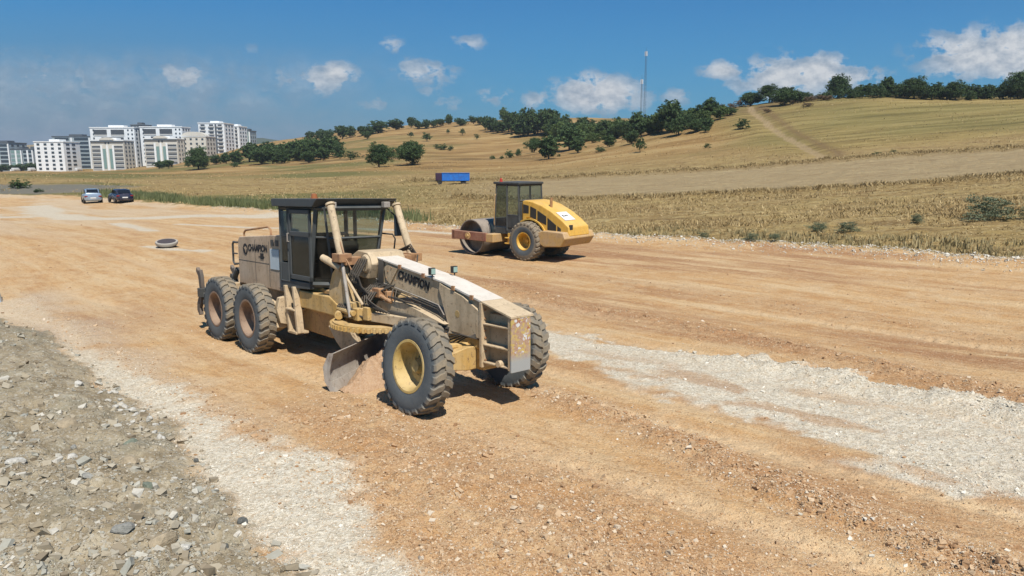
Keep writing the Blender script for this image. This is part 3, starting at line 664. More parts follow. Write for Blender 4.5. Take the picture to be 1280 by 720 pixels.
# front axle
b=MB(); b.prism([(-.80,.52),(-.80,.66),(-.3,.76),(.3,.76),(.56,.66),(.56,.52),(.3,.44),(-.3,.44)],0,-.12,.12); b.box(-.2,.26,-.14,.14,.44,.92)
b.build('front_axle',M['yellow'],G,bevel=.015)
b=MB(); b.box(-.28,-.16,-.62,.48,.40,.50); b.box(-.35,-.1,-.45,-.1,.50,.64); b.tube([(-.05,-.7,.78),(-.05,.1,.72)],.05,10); b.tube([(-.05,.1,.72),(-.05,.5,.8)],.025,8); b.build('tie_rod',M['yellow'],G,bevel=.006)
for sd in (-1,1):
    b=MB(); b.box(-.11,.11,*((.50,.60) if sd>0 else (-.90,-.78)),.42,.84); b.build('wheel_knuckle',M['rust'],G,bevel=.02)
b=MB()
for k in range(4):
    y=-.16; b.tube([(.22,y,.95-.03*k),(.05,y-.12-.03*k,.88+.02*k),(-.2,y-.2,.72+.05*k),(-.38,y-.1,.80),(-.5,y+.05,1.0)],.011,5)
b.build('front_hoses',M['hose'],G)
# work lamps on the beam
for y in (-.20,.20):
    b=MB(); b.tube([(-.78,y,1.58),(-.78,y,1.67)],.012,6); b.box(-.82,-.76,y-.045,y+.045,1.66,1.76); a=b.build('work_lamp',M['black'],G,bevel=.006)
    b=MB(); b.box(-.757,-.752,y-.035,y+.035,1.672,1.748); b.build('lamp_lens',M['lamp'],a)
# lift arm saddle on the beam
b=MB(); b.prism([(-2.95,1.52),(-2.86,1.80),(-2.60,1.92),(-2.30,1.90),(-2.18,1.72),(-2.30,1.48)],1,-.33,.33); sad=b.build('lift_saddle',M['tan'],G,bevel=.02)
b=MB(); b.lathe([(-.36,.0),(-.36,.12),(-.33,.15),(-.33,.17)],24,M=Matrix.Translation((-2.36,0,1.72))); b.lathe([(-.375,0),(-.375,.035),(-.36,.035)],12,M=Matrix.Translation((-2.36,0,1.72))); b.build('saddle_hub',M['tan'],sad)
b=MB(); b.prism([(-3.12,1.02),(-3.10,1.30),(-2.98,1.55),(-2.75,1.74),(-2.62,1.68),(-2.55,1.30),(-2.52,1.08),(-2.75,.92)],1,-.60,-.36); b.build('beam_leg',M['legpaint'],G,bevel=.05)
b=MB(); b.prism([(-3.12,1.02),(-3.10,1.30),(-2.98,1.55),(-2.75,1.74),(-2.62,1.68),(-2.55,1.30),(-2.52,1.08),(-2.75,.92)],1,.36,.60); b.build('beam_leg',M['legpaint'],G,bevel=.05)
for sd,top,bot in ((-1,(-2.93,-.60,2.62),(-2.62,-.60,1.78)),(1,(-2.86,.60,2.60),(-2.42,.60,1.74))):
    b=MB(); b.tube([top,bot],.062,16); b.tube([Vector(top)+Vector((-.005,0,.01)),Vector(top)+Vector((-.02,0,.04))],.078,16)
    cyl=b.build('lift_cylinder',M['tan'],G)
    e=Vector(bot)+(Vector(bot)-Vector(top))*.85
    b=MB(); b.tube([bot,(e.x+.1,e.y*1.15,.92)],.028,10); b.build('piston_rod',M['steel'],cyl)
    b=MB(); b.box(bot[0]-.12,bot[0]+.12,bot[1]-.11,bot[1]+.11,bot[2]-.03,bot[2]+.10).box(bot[0]-.1,bot[0]+.12,*sorted((sd*.3,bot[1])),1.70,1.82)
    b.tube([Vector(top)+Vector((.07,0,-.25)),Vector(bot)+Vector((.10,0,.05)),(bot[0]+.18,bot[1]*.9,bot[2]-.15)],.012,6)
    b.build('cylinder_yoke',M['rust'],cyl,bevel=.015)
b=MB()
random.seed(5)
for k in range(9):
    x=-2.75+.06*k; p=[(x,-.36,1.80),(x+.02,-.46-.01*k,1.70-.02*k),(x+.05,-.50,1.50-.015*k),(x+.16,-.42,1.33-.01*k),(x+.34,-.30,1.30+.02*(k%3)),(x+.5,-.2,1.42)]
    b.tube(p,.013,5)
for k in range(5): b.tube([(-2.2+.03*k,-.19,1.80),(-2.16+.03*k,-.22,1.62),(-2.2+.03*k,-.2,1.4),(-2.3+.02*k,-.25,1.2)],.012,5)
for k in range(4): b.tube([(-2.65,.4,1.85),(-2.4-.03*k,.55,1.98-.03*k),(-2.3,.62,1.8),(-2.2-.05*k,.5,1.5)],.013,5)
b.build('hydraulic_hoses',M['hose'],G)
# centre shift cylinder with round cap
b=MB(); b.tube([(-3.03,-.72,1.80),(-2.95,-.70,1.77),(-2.62,-.62,1.64)],[.055,.06,.055],14); b.tube([(-2.62,-.62,1.64),(-2.2,-.5,1.1)],.022,8); b.build('shift_cylinder',M['tan'],G)
# drawbar
b=MB(); b.prism([(-1.15,-.34),(-2.65,-.60),(-2.65,.60),(-1.15,.34),(.2,.09),(.2,-.09)],2,.86,1.0); b.prism([(-2.25,1.0),(-2.1,1.16),(-1.4,1.2),(-.5,1.02),(-.4,1.0)],1,-.28,.28)
draw=b.build('drawbar',M['tan'],G,bevel=.02)
b=MB(); b.tube([(-1.75,-.31,1.02),(-.7,-.24,.98)],.04,8); b.tube([(-1.2,-.35,.99),(-.4,-.2,.93)],.03,8); b.build('drawbar_hose',M['black'],draw)
b=MB(); b.box(-.5,.28,-.17,.17,.72,.88); b.build('drawbar_head',M['yellow'],draw,bevel=.03)
# circle with teeth
cx=-2.30
b=MB(); b.lathe([(.74,.86),(.74,.66),(.82,.66),(.82,.86)],56,axis='z',closed=True,M=Matrix.Translation((cx,0,0)))
for k in range(64):
    a=2*math.pi*k/64; b.box(.84,.90,-.020,.020,.735,.80,Matrix.Translation((cx,0,0))@Matrix.Rotation(a,4,'Z'))
b.build('circle_gear',M['yellow'],G,angle=25)
b=MB(); b.box(-2.62,-2.36,-.58,-.32,.86,1.12).box(-2.30,-2.16,-.62,-.40,.86,1.05).box(-2.12,-1.98,-.55,-.40,.88,1.08)
for k in range(5): b.box(-2.60+k*.05,-2.58+k*.05,-.60,-.58,.88,1.10)
b.tube([(-2.75,-.62,1.0),(-2.2,-.66,.98)],.045,10); b.tube([(-2.8,-.55,.93),(-2.6,-.7,.9)],.07,10); b.build('circle_drive',M['yellow'],G,bevel=.015)
b=MB()
for k in range(8): b.tube([(-2.75+.03*k,-.55,1.1),(-2.7+.06*k,-.66,1.05),(-2.6+.06*k,-.60,.95),(-2.45+.05*k,-.5,.90)],.012,5)
b.build('drive_hoses',M['hose'],G)
# blade: right end forward
Bd=Vector((-.55,.835,0)).normalized(); Bf=Vector((Bd.y,-Bd.x,0)); P0=Vector((-1.60,-1.40,0))
prof=[(.06,.015),(-.03,.10),(-.075,.22),(-.075,.34),(-.035,.46),(.045,.56)]
b=MB(); L=3.1; vs=[];n=len(prof)
for s in (0,L):
    for k,(f,z) in enumerate(prof):  vs.append(P0+Bd*s+Bf*f+Vector((0,0,z)))
    for k,(f,z) in enumerate(prof):  vs.append(P0+Bd*s+Bf*(f-.03)+Vector((0,0,z)))
fs=[]
for k in range(n-1):
    fs+=[(k,k+1,2*n+k+1,2*n+k),(n+k+1,n+k,3*n+k,3*n+k+1),(k+1,k,n+k,n+k+1),(2*n+k,2*n+k+1,3*n+k+1,3*n+k)]
fs+=[(0,2*n,3*n,n),(n-1,2*n-1,4*n-1,3*n-1)]
b.add(vs,[f[::-1] for f in fs]); blade=b.build('blade',M['steel'],G,angle=50)
b=MB(); vs=[]
for s in (.0,L):
    for f,z in ((.075,-.02),(.0,.15),(-.012,.15),(.06,-.02)): vs.append(P0+Bd*s+Bf*f+Vector((0,0,z)))
b.add(vs,[(0,1,5,4),(1,2,6,5),(2,3,7,6),(3,0,4,7),(3,2,1,0),(4,5,6,7)]); b.build('cutting_edge',M['steel'],blade)
b=MB(); e0=P0-Bd*.012
pl=[(.075,-.02),(.0,.12),(-.02,.30),(.02,.46),(.05,.565),(-.03,.56),(-.12,.36),(-.10,.15),(.0,-.02)]
vs=[e0+Bf*f+Vector((0,0,z)) for f,z in pl]+[e0+Bd*.022+Bf*f+Vector((0,0,z)) for f,z in pl]; m=len(pl)
b.add(vs,[tuple(range(m)),tuple(range(2*m-1,m-1,-1))]+[(k,m+k,m+(k+1)%m,(k+1)%m) for k in range(m)]); b.build('end_bit',M['steel'],blade)
for s in (1.15,2.4):
    q=P0+Bd*s
    b=MB(); vs=[]
    for w_ in (-.05,.05):
        for f,z in ((-.11,.12),(-.10,.50),(-.20,.74),(-.62,.74),(-.50,.50),(-.22,.14)): vs.append(q+Bd*w_+Bf*f+Vector((0,0,z)))
    b.add(vs,[(5,4,3,2,1,0),(6,7,8,9,10,11)]+[(k,(k+1)%6,6+(k+1)%6,6+k) for k in range(6)]); b.build('blade_arm',M['tan'],G,bevel=.012)
b=MB(); q0=P0+Bd*.35-Bf*.14+Vector((0,0,.42)); b.tube([q0,q0+Bd*2.2],.045,12); b.tube([q0+Vector((0,0,-.24)),q0+Bd*2.4+Vector((0,0,-.24))],.03,8); b.build('side_shift_cylinder',M['steel'],G)
# earth in front of the blade
def heap(name,pts,mat,label,cat,seed,amp=.05,n=90):
    """pts: list of (centre x, y, half width, height) along a windrow, world metres"""
    P=np.array(pts,float); t=np.linspace(0,len(P)-1,n); ctr=np.stack([np.interp(t,range(len(P)),P[:,k]) for k in range(4)],1)
    d=np.gradient(ctr[:,:2],axis=0); d/=np.linalg.norm(d,axis=1)[:,None]; nrm=np.stack([-d[:,1],d[:,0]],1)
    m=40; s=np.linspace(-1,1,m)
    X=ctr[:,0:1]+nrm[:,0:1]*s*ctr[:,2:3]; Y=ctr[:,1:2]+nrm[:,1:2]*s*ctr[:,2:3]
    pr=np.clip(1-np.abs(s)**1.6,0,1)[None]
    nz=fbm(X*7+seed,Y*7,4); nz2=ridge(fbm(X*19+seed,Y*19,3))
    Z=ground_h(X.ravel(),Y.ravel()).reshape(X.shape)-.03+ctr[:,3:4]*pr*(.7+.6*nz)+amp*pr**.5*(nz2-.3)
    V=np.stack([X,Y,Z],-1).reshape(-1,3); i=(np.arange(n-1)[:,None]*m+np.arange(m-1)[None]).ravel()
    o=np_mesh(name,V,np.stack([i,i+1,i+m+1,i+m],1)[:,::-1],mat,True); return tag(o,label,cat)
g=NT('loose_earth',.95,.1); co_=g.co('Object'); na=g.noise(co_,9,6,.7); nb_=g.noise(co_,42,4,.7)
M['earth']=g.done(g.mix(g.rng(nb_,.35,.7),g.ramp(na,[(.3,(.30,.165,.085)),(.6,(.44,.275,.155)),(.75,(.55,.42,.29))]),(.50,.36,.24)),g.bump(nb_,.8,.03))
def gw(x,y): 
    p=GM@Vector((x,y,0)); return (p.x,p.y)
hp=[]
for s,hw,hh in ((.02,.12,.03),(.22,.26,.16),(.55,.38,.34),(1.0,.46,.46),(1.6,.5,.52),(2.8,.45,.3)):
    q=P0+Bd*s+Bf*(.04+hw*.80); a=gw(q.x,q.y); hp.append((a[0],a[1],hw,hh))
heap('earth_heap',hp,M['earth'],'heap of loose reddish earth pushed up in front of the grader blade','earth heap',3)
# ---------------------------------------------------------------- single drum roller (x forward, y left)
RL=empty('road_roller'); tag(RL,'yellow single drum road roller with maroon drum frame, parked near the far road edge','road roller')
RL.location=(1.06,26.65,gz(1.0,26.6)+.0); RL.rotation_euler=(0,R_(0),R_(138)); RL.scale=(.9,.9,.9)
b=MB(); b.lathe([(-1.05,.74),(1.05,.74),(1.05,.70),(.55,.70),(.55,.0)],56); b.lathe([(-.55,0),(-.55,.70),(-1.05,.70),(-1.05,.74)],56)
b.lathe([(.55,0),(.55,.22),(.80,.20),(.80,0)],24); b.lathe([(-.8,0),(-.8,.20),(-.55,.22),(-.55,0)],24)
drum=b.build('drum',M['drum'],RL,M=Matrix.Translation((3.0,0,.74)))
b=MB(); b.box(1.95,3.95,1.08,1.24,.62,.98).box(1.95,3.95,-1.24,-1.08,.62,.98).box(3.85,4.02,-1.24,1.24,.60,1.0)
fr=b.build('drum_frame',M['rmaroon'],RL,bevel=.02)
b=MB(); b.lathe([(1.24,0),(1.24,.15),(1.27,.15),(1.27,.06),(1.31,.05),(1.31,0)],16,M=Matrix.Translation((3.0,0,.80))); b.build('frame_plate',M['rtan'],fr)
b=MB(); b.box(1.55,1.97,-1.22,1.22,.60,.95); b.box(1.0,1.6,-.35,.35,.5,.9); b.build('yoke',M['rtan'],RL,bevel=.03)
for y,sd in ((.83,1),(-.83,-1)):
    w_=make_wheel('rear_wheel',RL,(0,y,.76),sd,M['ryellow'],R=.79,W=.56,rr=.34,deep=True)
b=MB(); b.prism([(1.85,1.02),(1.95,1.30),(1.80,3.02),(.60,3.02),(.52,1.35),(.75,.95),(1.3,.95)],1,-.60,.72)
cabr=MB()
C=[(1.92,1.22),(1.78,3.0),(.58,3.0),(.48,1.32)]
def rb(x0,z0,x1,z1,y,r=.045): cabr.tube([(x0,y,z0),(x1,y,z1)],r,4)
for y in (-.72,.74):
    rb(1.90,1.1,1.78,3.0,y); rb(.50,1.2,.58,3.0,y); rb(1.18,1.1,1.20,3.0,y,.05); rb(1.78,2.97,.58,2.97,y); rb(.5,1.75,1.18,1.75,y,.03)
for x,z in ((1.78,2.97),(.58,2.97),(1.9,1.15),(.5,2.35)): cabr.tube([(x,-.72,z),(x,.74,z)],.04,4)
cab2=cabr.build('operator_cab',M['dark'],RL)
b=MB(); b.box(.50,1.92,-.72,.74,.95,1.22).prism([(.47,1.22),(.49,1.75),(1.16,1.75),(1.16,1.22)],1,.70,.76); b.box(.46,.52,-.7,.72,1.2,2.3); b.build('cab_tub',M['dark'],cab2,bevel=.02)
b=MB(); b.box(.50,1.92,-.78,.80,3.0,3.09); b.build('cab_roof',M['dark'],cab2,bevel=.02)
for (a_,mt) in (([(1.22,.745,1.25),(1.88,.745,1.25),(1.78,.745,2.93),(1.22,.745,2.93)],'glassd'),([(.52,.745,1.78),(1.15,.745,1.78),(1.15,.745,2.93),(.58,.745,2.93)],'glass'),([(.56,-.7,2.36),(.56,.72,2.36),(.58,.72,2.93),(.58,-.7,2.93)],'glass'),([(1.88,-.7,1.25),(1.88,.72,1.25),(1.78,.72,2.93),(1.78,-.7,2.93)],'glass'),([(1.22,-.725,1.25),(1.88,-.725,1.25),(1.78,-.725,2.93),(1.22,-.725,2.93)],'glass'),([(.52,-.725,1.78),(1.15,-.725,1.78),(1.15,-.725,2.93),(.58,-.725,2.93)],'glass')):
    quad(*a_).build('window_pane',M[mt],cab2,smooth=False)
b=MB(); b.box(.75,1.1,-.28,.28,1.22,1.65).box(.68,.8,-.28,.28,1.6,2.15); b.build('seat',M['black'],cab2,bevel=.05)
b=MB(); b.lathe([(3.09,.08),(3.11,.08),(3.11,.055),(3.22,.05),(3.24,0)],12,axis='z',M=Matrix.Translation((1.75,.5,0))); b.build('beacon',flat('red_lens',(.55,.05,.03),.3,.5),cab2)
# engine hood: curved top sloping to the tail
pr=[(.44,1.25),(.44,2.34),(.30,2.38),(-.10,2.34),(-.60,2.20),(-1.10,1.98),(-1.60,1.68),(-1.95,1.42),(-2.0,1.05),(-.9,1.05),(-.60,1.45),(-.2,1.66),(.2,1.66)]
b=MB(); b.prism(pr,1,-.66,.66); hd=b.build('hood',M['ryellow'],RL,bevel=.05)
for (x0,x1,zt0,zt1,zb0,zb1) in ((.08,.38,2.17,2.22,1.86,1.86),(-.32,-.0,2.04,2.15,1.64,1.72),(-.84,-.38,1.78,2.0,1.44,1.58),(-1.34,-.90,1.46,1.74,1.12,1.26),(-1.58,-1.40,1.34,1.44,1.12,1.12)):
    b=MB(); b.prism([(x0,zb0),(x0,zt0),(x1,zt1),(x1,zb1)],1,.655,.668); b.build('hood_vent',M['black'],hd,bevel=.004)
b=MB(); b.prism([(-1.20,1.935),(-1.20,1.955),(-1.66,1.675),(-1.66,1.652)],1,-.15,.50); st=b.build('white_sticker',M['white'],hd)
sd_=Vector((-.46,0,-.28)).normalized()
Mst=frame_M((-1.43,.18,1.822),(0,-1,0),(.46,0,.28))
b=MB()
for k,(x0,x1,y0,y1) in enumerate(((-.20,-.17,-.05,.05),(-.17,-.10,.02,.05),(-.17,-.10,-.05,-.02),(-.04,.0,-.05,.05),(.0,.07,-.01,.02),(.10,.13,-.05,.05))): b.box(x0,x1,y0,y1,-.002,.003)
o=b.build('sticker_mark',M['decal'],hd); o.matrix_basis=Mst
b=MB(); b.tube([(-.75,.25,2.1),(-.75,.25,2.42),(-.78,.22,2.50)],.055,12); b.build('exhaust_stack',M['rust'],RL)
b=MB(); b.prism([(-.66,.74),(-.66,1.16),(-.9,1.24),(-1.92,1.22),(-2.02,.98),(-1.8,.66),(-.98,.60)],1,-.98,.98); b.build('rear_bumper',M['rtan'],RL,bevel=.04)
b=MB(); pa=[(.95*math.cos(R_(a)),.72+.95*math.sin(R_(a))) for a in range(15,166,15)]; pb=[(.89*math.cos(R_(a)),.72+.89*math.sin(R_(a))) for a in range(165,14,-15)]
b.prism(pa+pb,1,.60,.72); b.prism(pa+pb,1,-.72,-.60); b.build('fender',M['ryellow'],RL)
b=MB(); b.box(-.7,1.0,-.55,.55,.62,1.10); b.build('rear_chassis',M['rtan'],RL,bevel=.02)
b=MB(); b.box(.95,1.12,.62,.78,.55,1.0); b.box(.80,1.25,.62,.84,.55,.60); b.box(.80,1.25,.62,.84,.78,.82); b.build('cab_step',M['ryellow'],RL,bevel=.01)
b=MB(); b.tube([(1.86,.80,1.3),(1.84,.84,1.4),(1.78,.84,2.5),(1.76,.80,2.6)],.018,6); b.build('door_rail',M['rtan'],RL)
b=MB(); b.box(-1.97,-1.92,.40,.60,1.30,1.50); b.build('tail_lamp',M['black'],RL,bevel=.01)
# ---------------------------------------------------------------- cars
def loft_body(secs,n=10):
    """secs: (x, half width, z bottom, z top) rounded sections"""
    b=MB(); vs=[];fs=[]
    for x,hw,z0,z1 in secs:
        for k in range(n):
            a=2*math.pi*(k+.5)/n; c,s=math.cos(a),math.sin(a); e=.42
            vs.append((x,hw*math.copysign(abs(c)**e,c),(z0+z1)/2+(z1-z0)/2*math.copysign(abs(s)**e,s)))
    m=len(secs)
    for i in range(m-1):
        for k in range(n): fs.append((i*n+k,i*n+(k+1)%n,(i+1)*n+(k+1)%n,(i+1)*n+k))
    fs.append(tuple(range(n-1,-1,-1))); fs.append(tuple((m-1)*n+k for k in range(n)))
    return b.add(vs,fs)
def make_car(name,label,cat,paintm,loc,rz,tall=0,van=False,group=None):
    c=empty(name,loc,rz); tag(c,label,cat,group); c.scale=(.9,.9,.9)
    t=tall
    if van:
        secs=[(-2.4,.80,.40,1.95),(-2.3,.92,.30,2.1),(1.2,.92,.30,2.1),(1.6,.90,.30,1.7),(2.2,.86,.32,1.15),(2.4,.75,.38,.95)]
        body=loft_body(secs,16).build('body',paintm,c); gl=[(-2.41,-.6,.6,1.3,1.8,'r')]
    else:
        secs=[(-2.15,.62,.38,.80+t*.3),(-2.05,.80,.27,.98+t*.3),(-1.6,.88,.24,1.02+t*.2),(-.3,.90,.22,1.0),(1.0,.89,.22,.97),(1.75,.84,.25,.86),(2.08,.70,.30,.72)]
        body=loft_body(secs,16).build('body',paintm,c)
        cab_=[(-1.95+t*.0,.62,.9,.98),(-1.35,.66,.9,1.36+t*.3),(-.6,.67,.9,1.46+t*.2),(.1,.66,.9,1.44+t*.2),(1.05,.66,.9,.98)]
        cb=loft_body(cab_,16).build('roof',paintm,body)
        for y in (-1,1):
            b=MB(); b.prism([(-1.5,1.02),(-1.22,1.30+t*.2),(-.6,1.38+t*.18),(.05,1.36+t*.18),(.75,1.02)],1,*sorted((y*.655,y*.705))); b.build('side_window',M['carglass'],body)
        b=MB(); b.add([(-1.86,-.56,1.03),(-1.86,.56,1.03),(-1.42,.52,1.34+t*.28),(-1.42,-.52,1.34+t*.28)],[(0,1,2,3)]); b.v=[(x-.05,y,z+.02) for x,y,z in b.v]; b.build('rear_window',M['carglass'],body)
        b=MB(); b.add([(1.0,-.56,1.03),(1.0,.56,1.03),(.22,.52,1.40+t*.2),(.22,-.52,1.40+t*.2)],[(3,2,1,0)]); b.v=[(x+.05,y,z+.03) for x,y,z in b.v]; b.build('windscreen',M['carglass'],body)
    for y in (-1,1):
        b=MB(); b.box(-2.17,-2.02,*sorted((y*.50,y*.80)),.72,.84); b.build('tail_light',M['redlamp'],body,bevel=.02)
        b=MB(); b.box(1.9,2.05,*sorted((y*.45,y*.74)),.60,.70); b.build('headlight',M['lamp'],body,bevel=.02)
    b=MB(); b.box(-2.18,-2.14,-.26,.26,.55,.66); b.build('number_plate',M['white'],body)
    for x in (-1.35,1.35):
        for y in (-.80,.80):
            b=MB(); b.lathe([(-.10,.19),(-.11,.30),(-.08,.33),(.08,.33),(.11,.30),(.10,.19)],20,closed=True); w2=b.build('wheel',M['black'],c,M=Matrix.Translation((x,y,.33)))
            b=MB(); b.lathe([(-.09,0),(-.09,.19),(.09,.19),(.09,0)],14); b.build('rim',M['steelrim'],w2)
    return c
def glossy(n,c,r=.25,metal=.3): 
    g=NT(n,r,.5); g.b.inputs['Metallic'].default_value=metal; k=g.noise(g.co('Object'),2.5,4,.6); g.b.inputs['Coat Weight'].default_value=.4
    return g.done(g.mix(g.rng(k,.4,.7,0,.25),c,(.35,.31,.26)))
M['carglass']=flat('car_glass',(.012,.015,.02),.08,.6); M['redlamp']=flat('tail_lens',(.25,.015,.012),.25,.5); M['steelrim']=flat('alloy_rim',(.42,.42,.43),.35,.5,.6)
make_car('parked_car','silver blue hatchback seen from behind, left of the dark parked car','car',glossy('silver_blue_paint',(.30,.38,.47)),(-41.3,71.2,gz(-41.3,71.2)),R_(124),tall=.5)
make_car('parked_car','dark navy saloon parked at the road edge, right of the silver car','car',glossy('navy_paint',(.012,.016,.045),.2),(-37.6,69.6,gz(-37.6,69.6)),R_(130))
for nm,x,y,r,l in (('van',-264.5,389,80,'white van parked left of the plain white block with small windows'),('van',-250,380,85,'white van in front of the plain white block with small windows'),('van',-233,392,88,'white van parked between the plain white block and the cream balcony block')):
    make_car(nm,l,'van',glossy('van_white',(.62,.62,.60),.4,0),(x,y,gz(x,y)),R_(r),van=True)
# ---------------------------------------------------------------- blue farm trailer
tz=gz(-7.6,92.6); t=empty('farm_trailer',(-7.6,92.6,tz),R_(8)); tag(t,'bright blue box trailer with a dark front end standing in the dry field','trailer')
gb=paint('trailer_blue',(.012,.17,.58),(.02,.12,.42),.25,(.35,.33,.30),.15,rough=.5); gd=flat('trailer_dark',(.05,.025,.05),.6)
b=MB(); b.box(-1.35,2.15,-.85,.85,.45,1.42); 
bx=b.build('trailer_box',gb,t,bevel=.03)
b=MB()
for x in (-1.3,-.6,.1,.8,1.5,2.1): b.box(x-.03,x+.03,-.89,-.85,.45,1.42)
b.box(-1.35,2.15,-.90,-.85,1.38,1.44).box(-1.35,2.15,-.90,-.85,.45,.52); b.build('box_rib',gb,bx)
b=MB(); b.box(-2.1,-1.36,-.8,.8,.50,1.40); b.build('front_crate',gd,t,bevel=.03)
b=MB(); b.box(-2.2,2.1,-.5,-.4,.36,.46).box(-2.2,2.1,.4,.5,.36,.46); b.tube([(-2.2,-.45,.4),(-3.1,0,.4),(-2.2,.45,.4)],.04,6); b.build('trailer_frame',M['dark'],t)
for x in (-1.6,1.4):
    for y in (-.72,.72):
        b=MB(); b.lathe([(-.1,.15),(-.1,.30),(.1,.30),(.1,.15)],16,closed=True); b.lathe([(-.05,0),(-.05,.15),(.05,.15),(.05,0)],12); b.build('wheel',M['black'],t,M=Matrix.Translation((x,y,.30)))
# ---------------------------------------------------------------- manhole
mz=gz(-14.07,29.22); t=empty('manhole',(-14.07,29.22,mz)); t.rotation_euler=(R_(10),R_(3),0); tag(t,'raised round concrete manhole with a dark iron lid on the road bed','manhole')
cg=flat('manhole_concrete',(.38,.35,.30),.9,.1); ig=flat('manhole_iron',(.07,.058,.058),.7,.3)
b=MB(); b.lathe([(.12,0),(.12,.40),(.20,.43),(.25,.42),(.26,.36),(.24,.335),(.24,0)],32,axis='z'); b.build('collar',cg,t)
b=MB(); b.lathe([(-.08,.36),(.115,.34),(.115,0)],24,axis='z'); b.build('shadow_block',flat('manhole_shadow',(.06,.05,.045),.9,.1),t)  # dark block put below the collar to stand for the shadow there
b=MB(); b.lathe([(.243,0.0),(.268,.05),(.268,.30),(.262,.345),(.243,.35)],32,axis='z'); b.build('lid',ig,t)
# ---------------------------------------------------------------- leaning board at the left edge
pz=gz(-13.33,18.4); t=empty('marker_board',(-13.42,18.4,pz)); t.rotation_euler=(0,R_(-9),R_(5)); tag(t,'pale grey blue leaning marker board at the left edge of the picture','marker board')
pm=flat('board_paint',(.42,.50,.56),.6)
b=MB(); b.box(-.22,.10,-.02,.02,-.1,1.05); b.build('board',pm,t,bevel=.01)
b=MB(); b.box(.05,.11,.02,.07,-.2,1.0); b.build('stake',M['steel'],t,bevel=.008)
# ---------------------------------------------------------------- radio masts on the hill
def mast(x,y,h,label,hw):
    z=gz(x,y)-1; t=empty('radio_mast',(x,y,z)); tag(t,label,'radio mast','radio masts on the ridge'); h+=1
    mm=flat('mast_steel',(.10,.11,.13),.6); b=MB(); P=[(hw*math.cos(a),hw*math.sin(a)) for a in (R_(90),R_(210),R_(330))]
    for p in P: b.tube([(p[0],p[1],0),(p[0]*.6,p[1]*.6,h)],.036,4)
    n=int(h/1.1)
    for k in range(n):
        s0=1-.4*k/n; s1=1-.4*(k+1)/n; z0=h*k/n; z1=h*(k+1)/n
        for i in range(3):
            p,q=P[i],P[(i+1)%3]; b.tube([(p[0]*s0,p[1]*s0,z0),(q[0]*s1,q[1]*s1,z1)],.016,3); b.tube([(p[0]*s1,p[1]*s1,z1),(q[0]*s1,q[1]*s1,z1)],.014,3)
    b.build('lattice',mm,t)
    a=flat('antenna_white',(.55,.56,.58),.5)
    for k,(dx,dy) in enumerate(((.42,0),(-.42,0),(0,-.42))):
        c=MB(); c.box(dx-.14,dx+.14,dy-.09,dy+.09,h-1.9,h-.1); c.tube([(dx*.2,dy*.2,h-1),(dx,dy,h-1)],.04,4); c.build('antenna_panel',a,t)
    c=MB(); c.tube([(0,0,h),(0,0,h+1.5)],.035,5); c.build('whip_antenna',mm,t); return t
mast(53.8,300.6,26.8,'taller of the two lattice radio masts standing on the ridge',.55)
mast(51.6,296.0,16.0,'shorter lattice radio mast standing left of the taller one',.38)
# ---------------------------------------------------------------- apartment blocks
wallm={k:NT('wall_'+k,.85,.2) for k in ('white','cream','glass','dark','tall')}
WC={'white':(.80,.81,.80),'cream':(.60,.57,.50),'glass':(.34,.40,.42),'dark':(.11,.125,.14),'tall':(.76,.78,.78)}
for k,g in wallm.items():
    n=g.noise(g.co('Object'),.35,5,.6); wallm[k]=g.done(g.mix(g.rng(n,.35,.7,0,.35),WC[k],tuple(q*.72 for q in WC[k])))
winm=flat('window_glass_far',(.045,.06,.075),.2,.5); shadem=flat('recess_shade',(.07,.08,.09),.6); greenm=flat('green_tinted_glazing',(.20,.30,.28),.25,.5); railm=flat('balcony_rail',(.50,.50,.48),.7)  # shadem: shade painted as flat dark panels for balconies and roof openings
BLD=[('glass', -301.3, 430.0, 12.7, 16.0, 16.5), ('glass', -285.8, 422.0, 6.5, 14.0, 12.2), ('glass', -276.4, 418.0, 5.9, 14.0, 12.1), ('grid', -249.4, 395.0, 15.8, 15.0, 15.5), ('glass', -259.0, 432.0, 22.7, 12.0, 18.7), ('balcony', -212.4, 385.0, 17.1, 11.0, 15.3), ('open', -221.1, 407.0, 24.5, 11.0, 22.4), ('tower', -209.6, 412.0, 7.2, 9.0, 23.0), ('open', -194.6, 408.0, 23.2, 11.0, 20.0), ('balcony', -184.7, 386.0, 17.3, 11.0, 13.9), ('arch', -171.1, 395.0, 13.0, 13.0, 12.3), ('tall', -175.5, 430.0, 15.1, 15.0, 17.9), ('tall', -170.1, 450.0, 6.4, 14.0, 13.7), ('glass', -168.7, 466.0, 5.1, 12.0, 9.8)]
BLAB=['grey blue glass fronted apartment block at the left edge of the picture','narrow grey blue block just left of the leftmost dark fronted block','low dark glass fronted block beside the plain white block','plain white seven storey block with four columns of small windows','dark glazed block with a white roof slab behind the plain white block','cream block with dark balcony bands, left of the dark stair tower','tall white block with big dark roof openings, left of the dark tower','dark grey stair tower between the two tall white blocks','tall white block with big dark roof openings, right of the dark tower','cream balcony block with green glazing, right of the dark tower','cream block with an arched roofline behind the big dark tree','tallest white block with stacked balconies right of the arched roof','narrow white and grey block right of the tallest white block','dark glass fronted block at the right end of the row']
def comp(name,mat,parent,boxes,bevel=0):
    b=MB()
    for q in boxes: b.box(*q)
    return b.build(name,mat,parent,smooth=False)
PROT={}
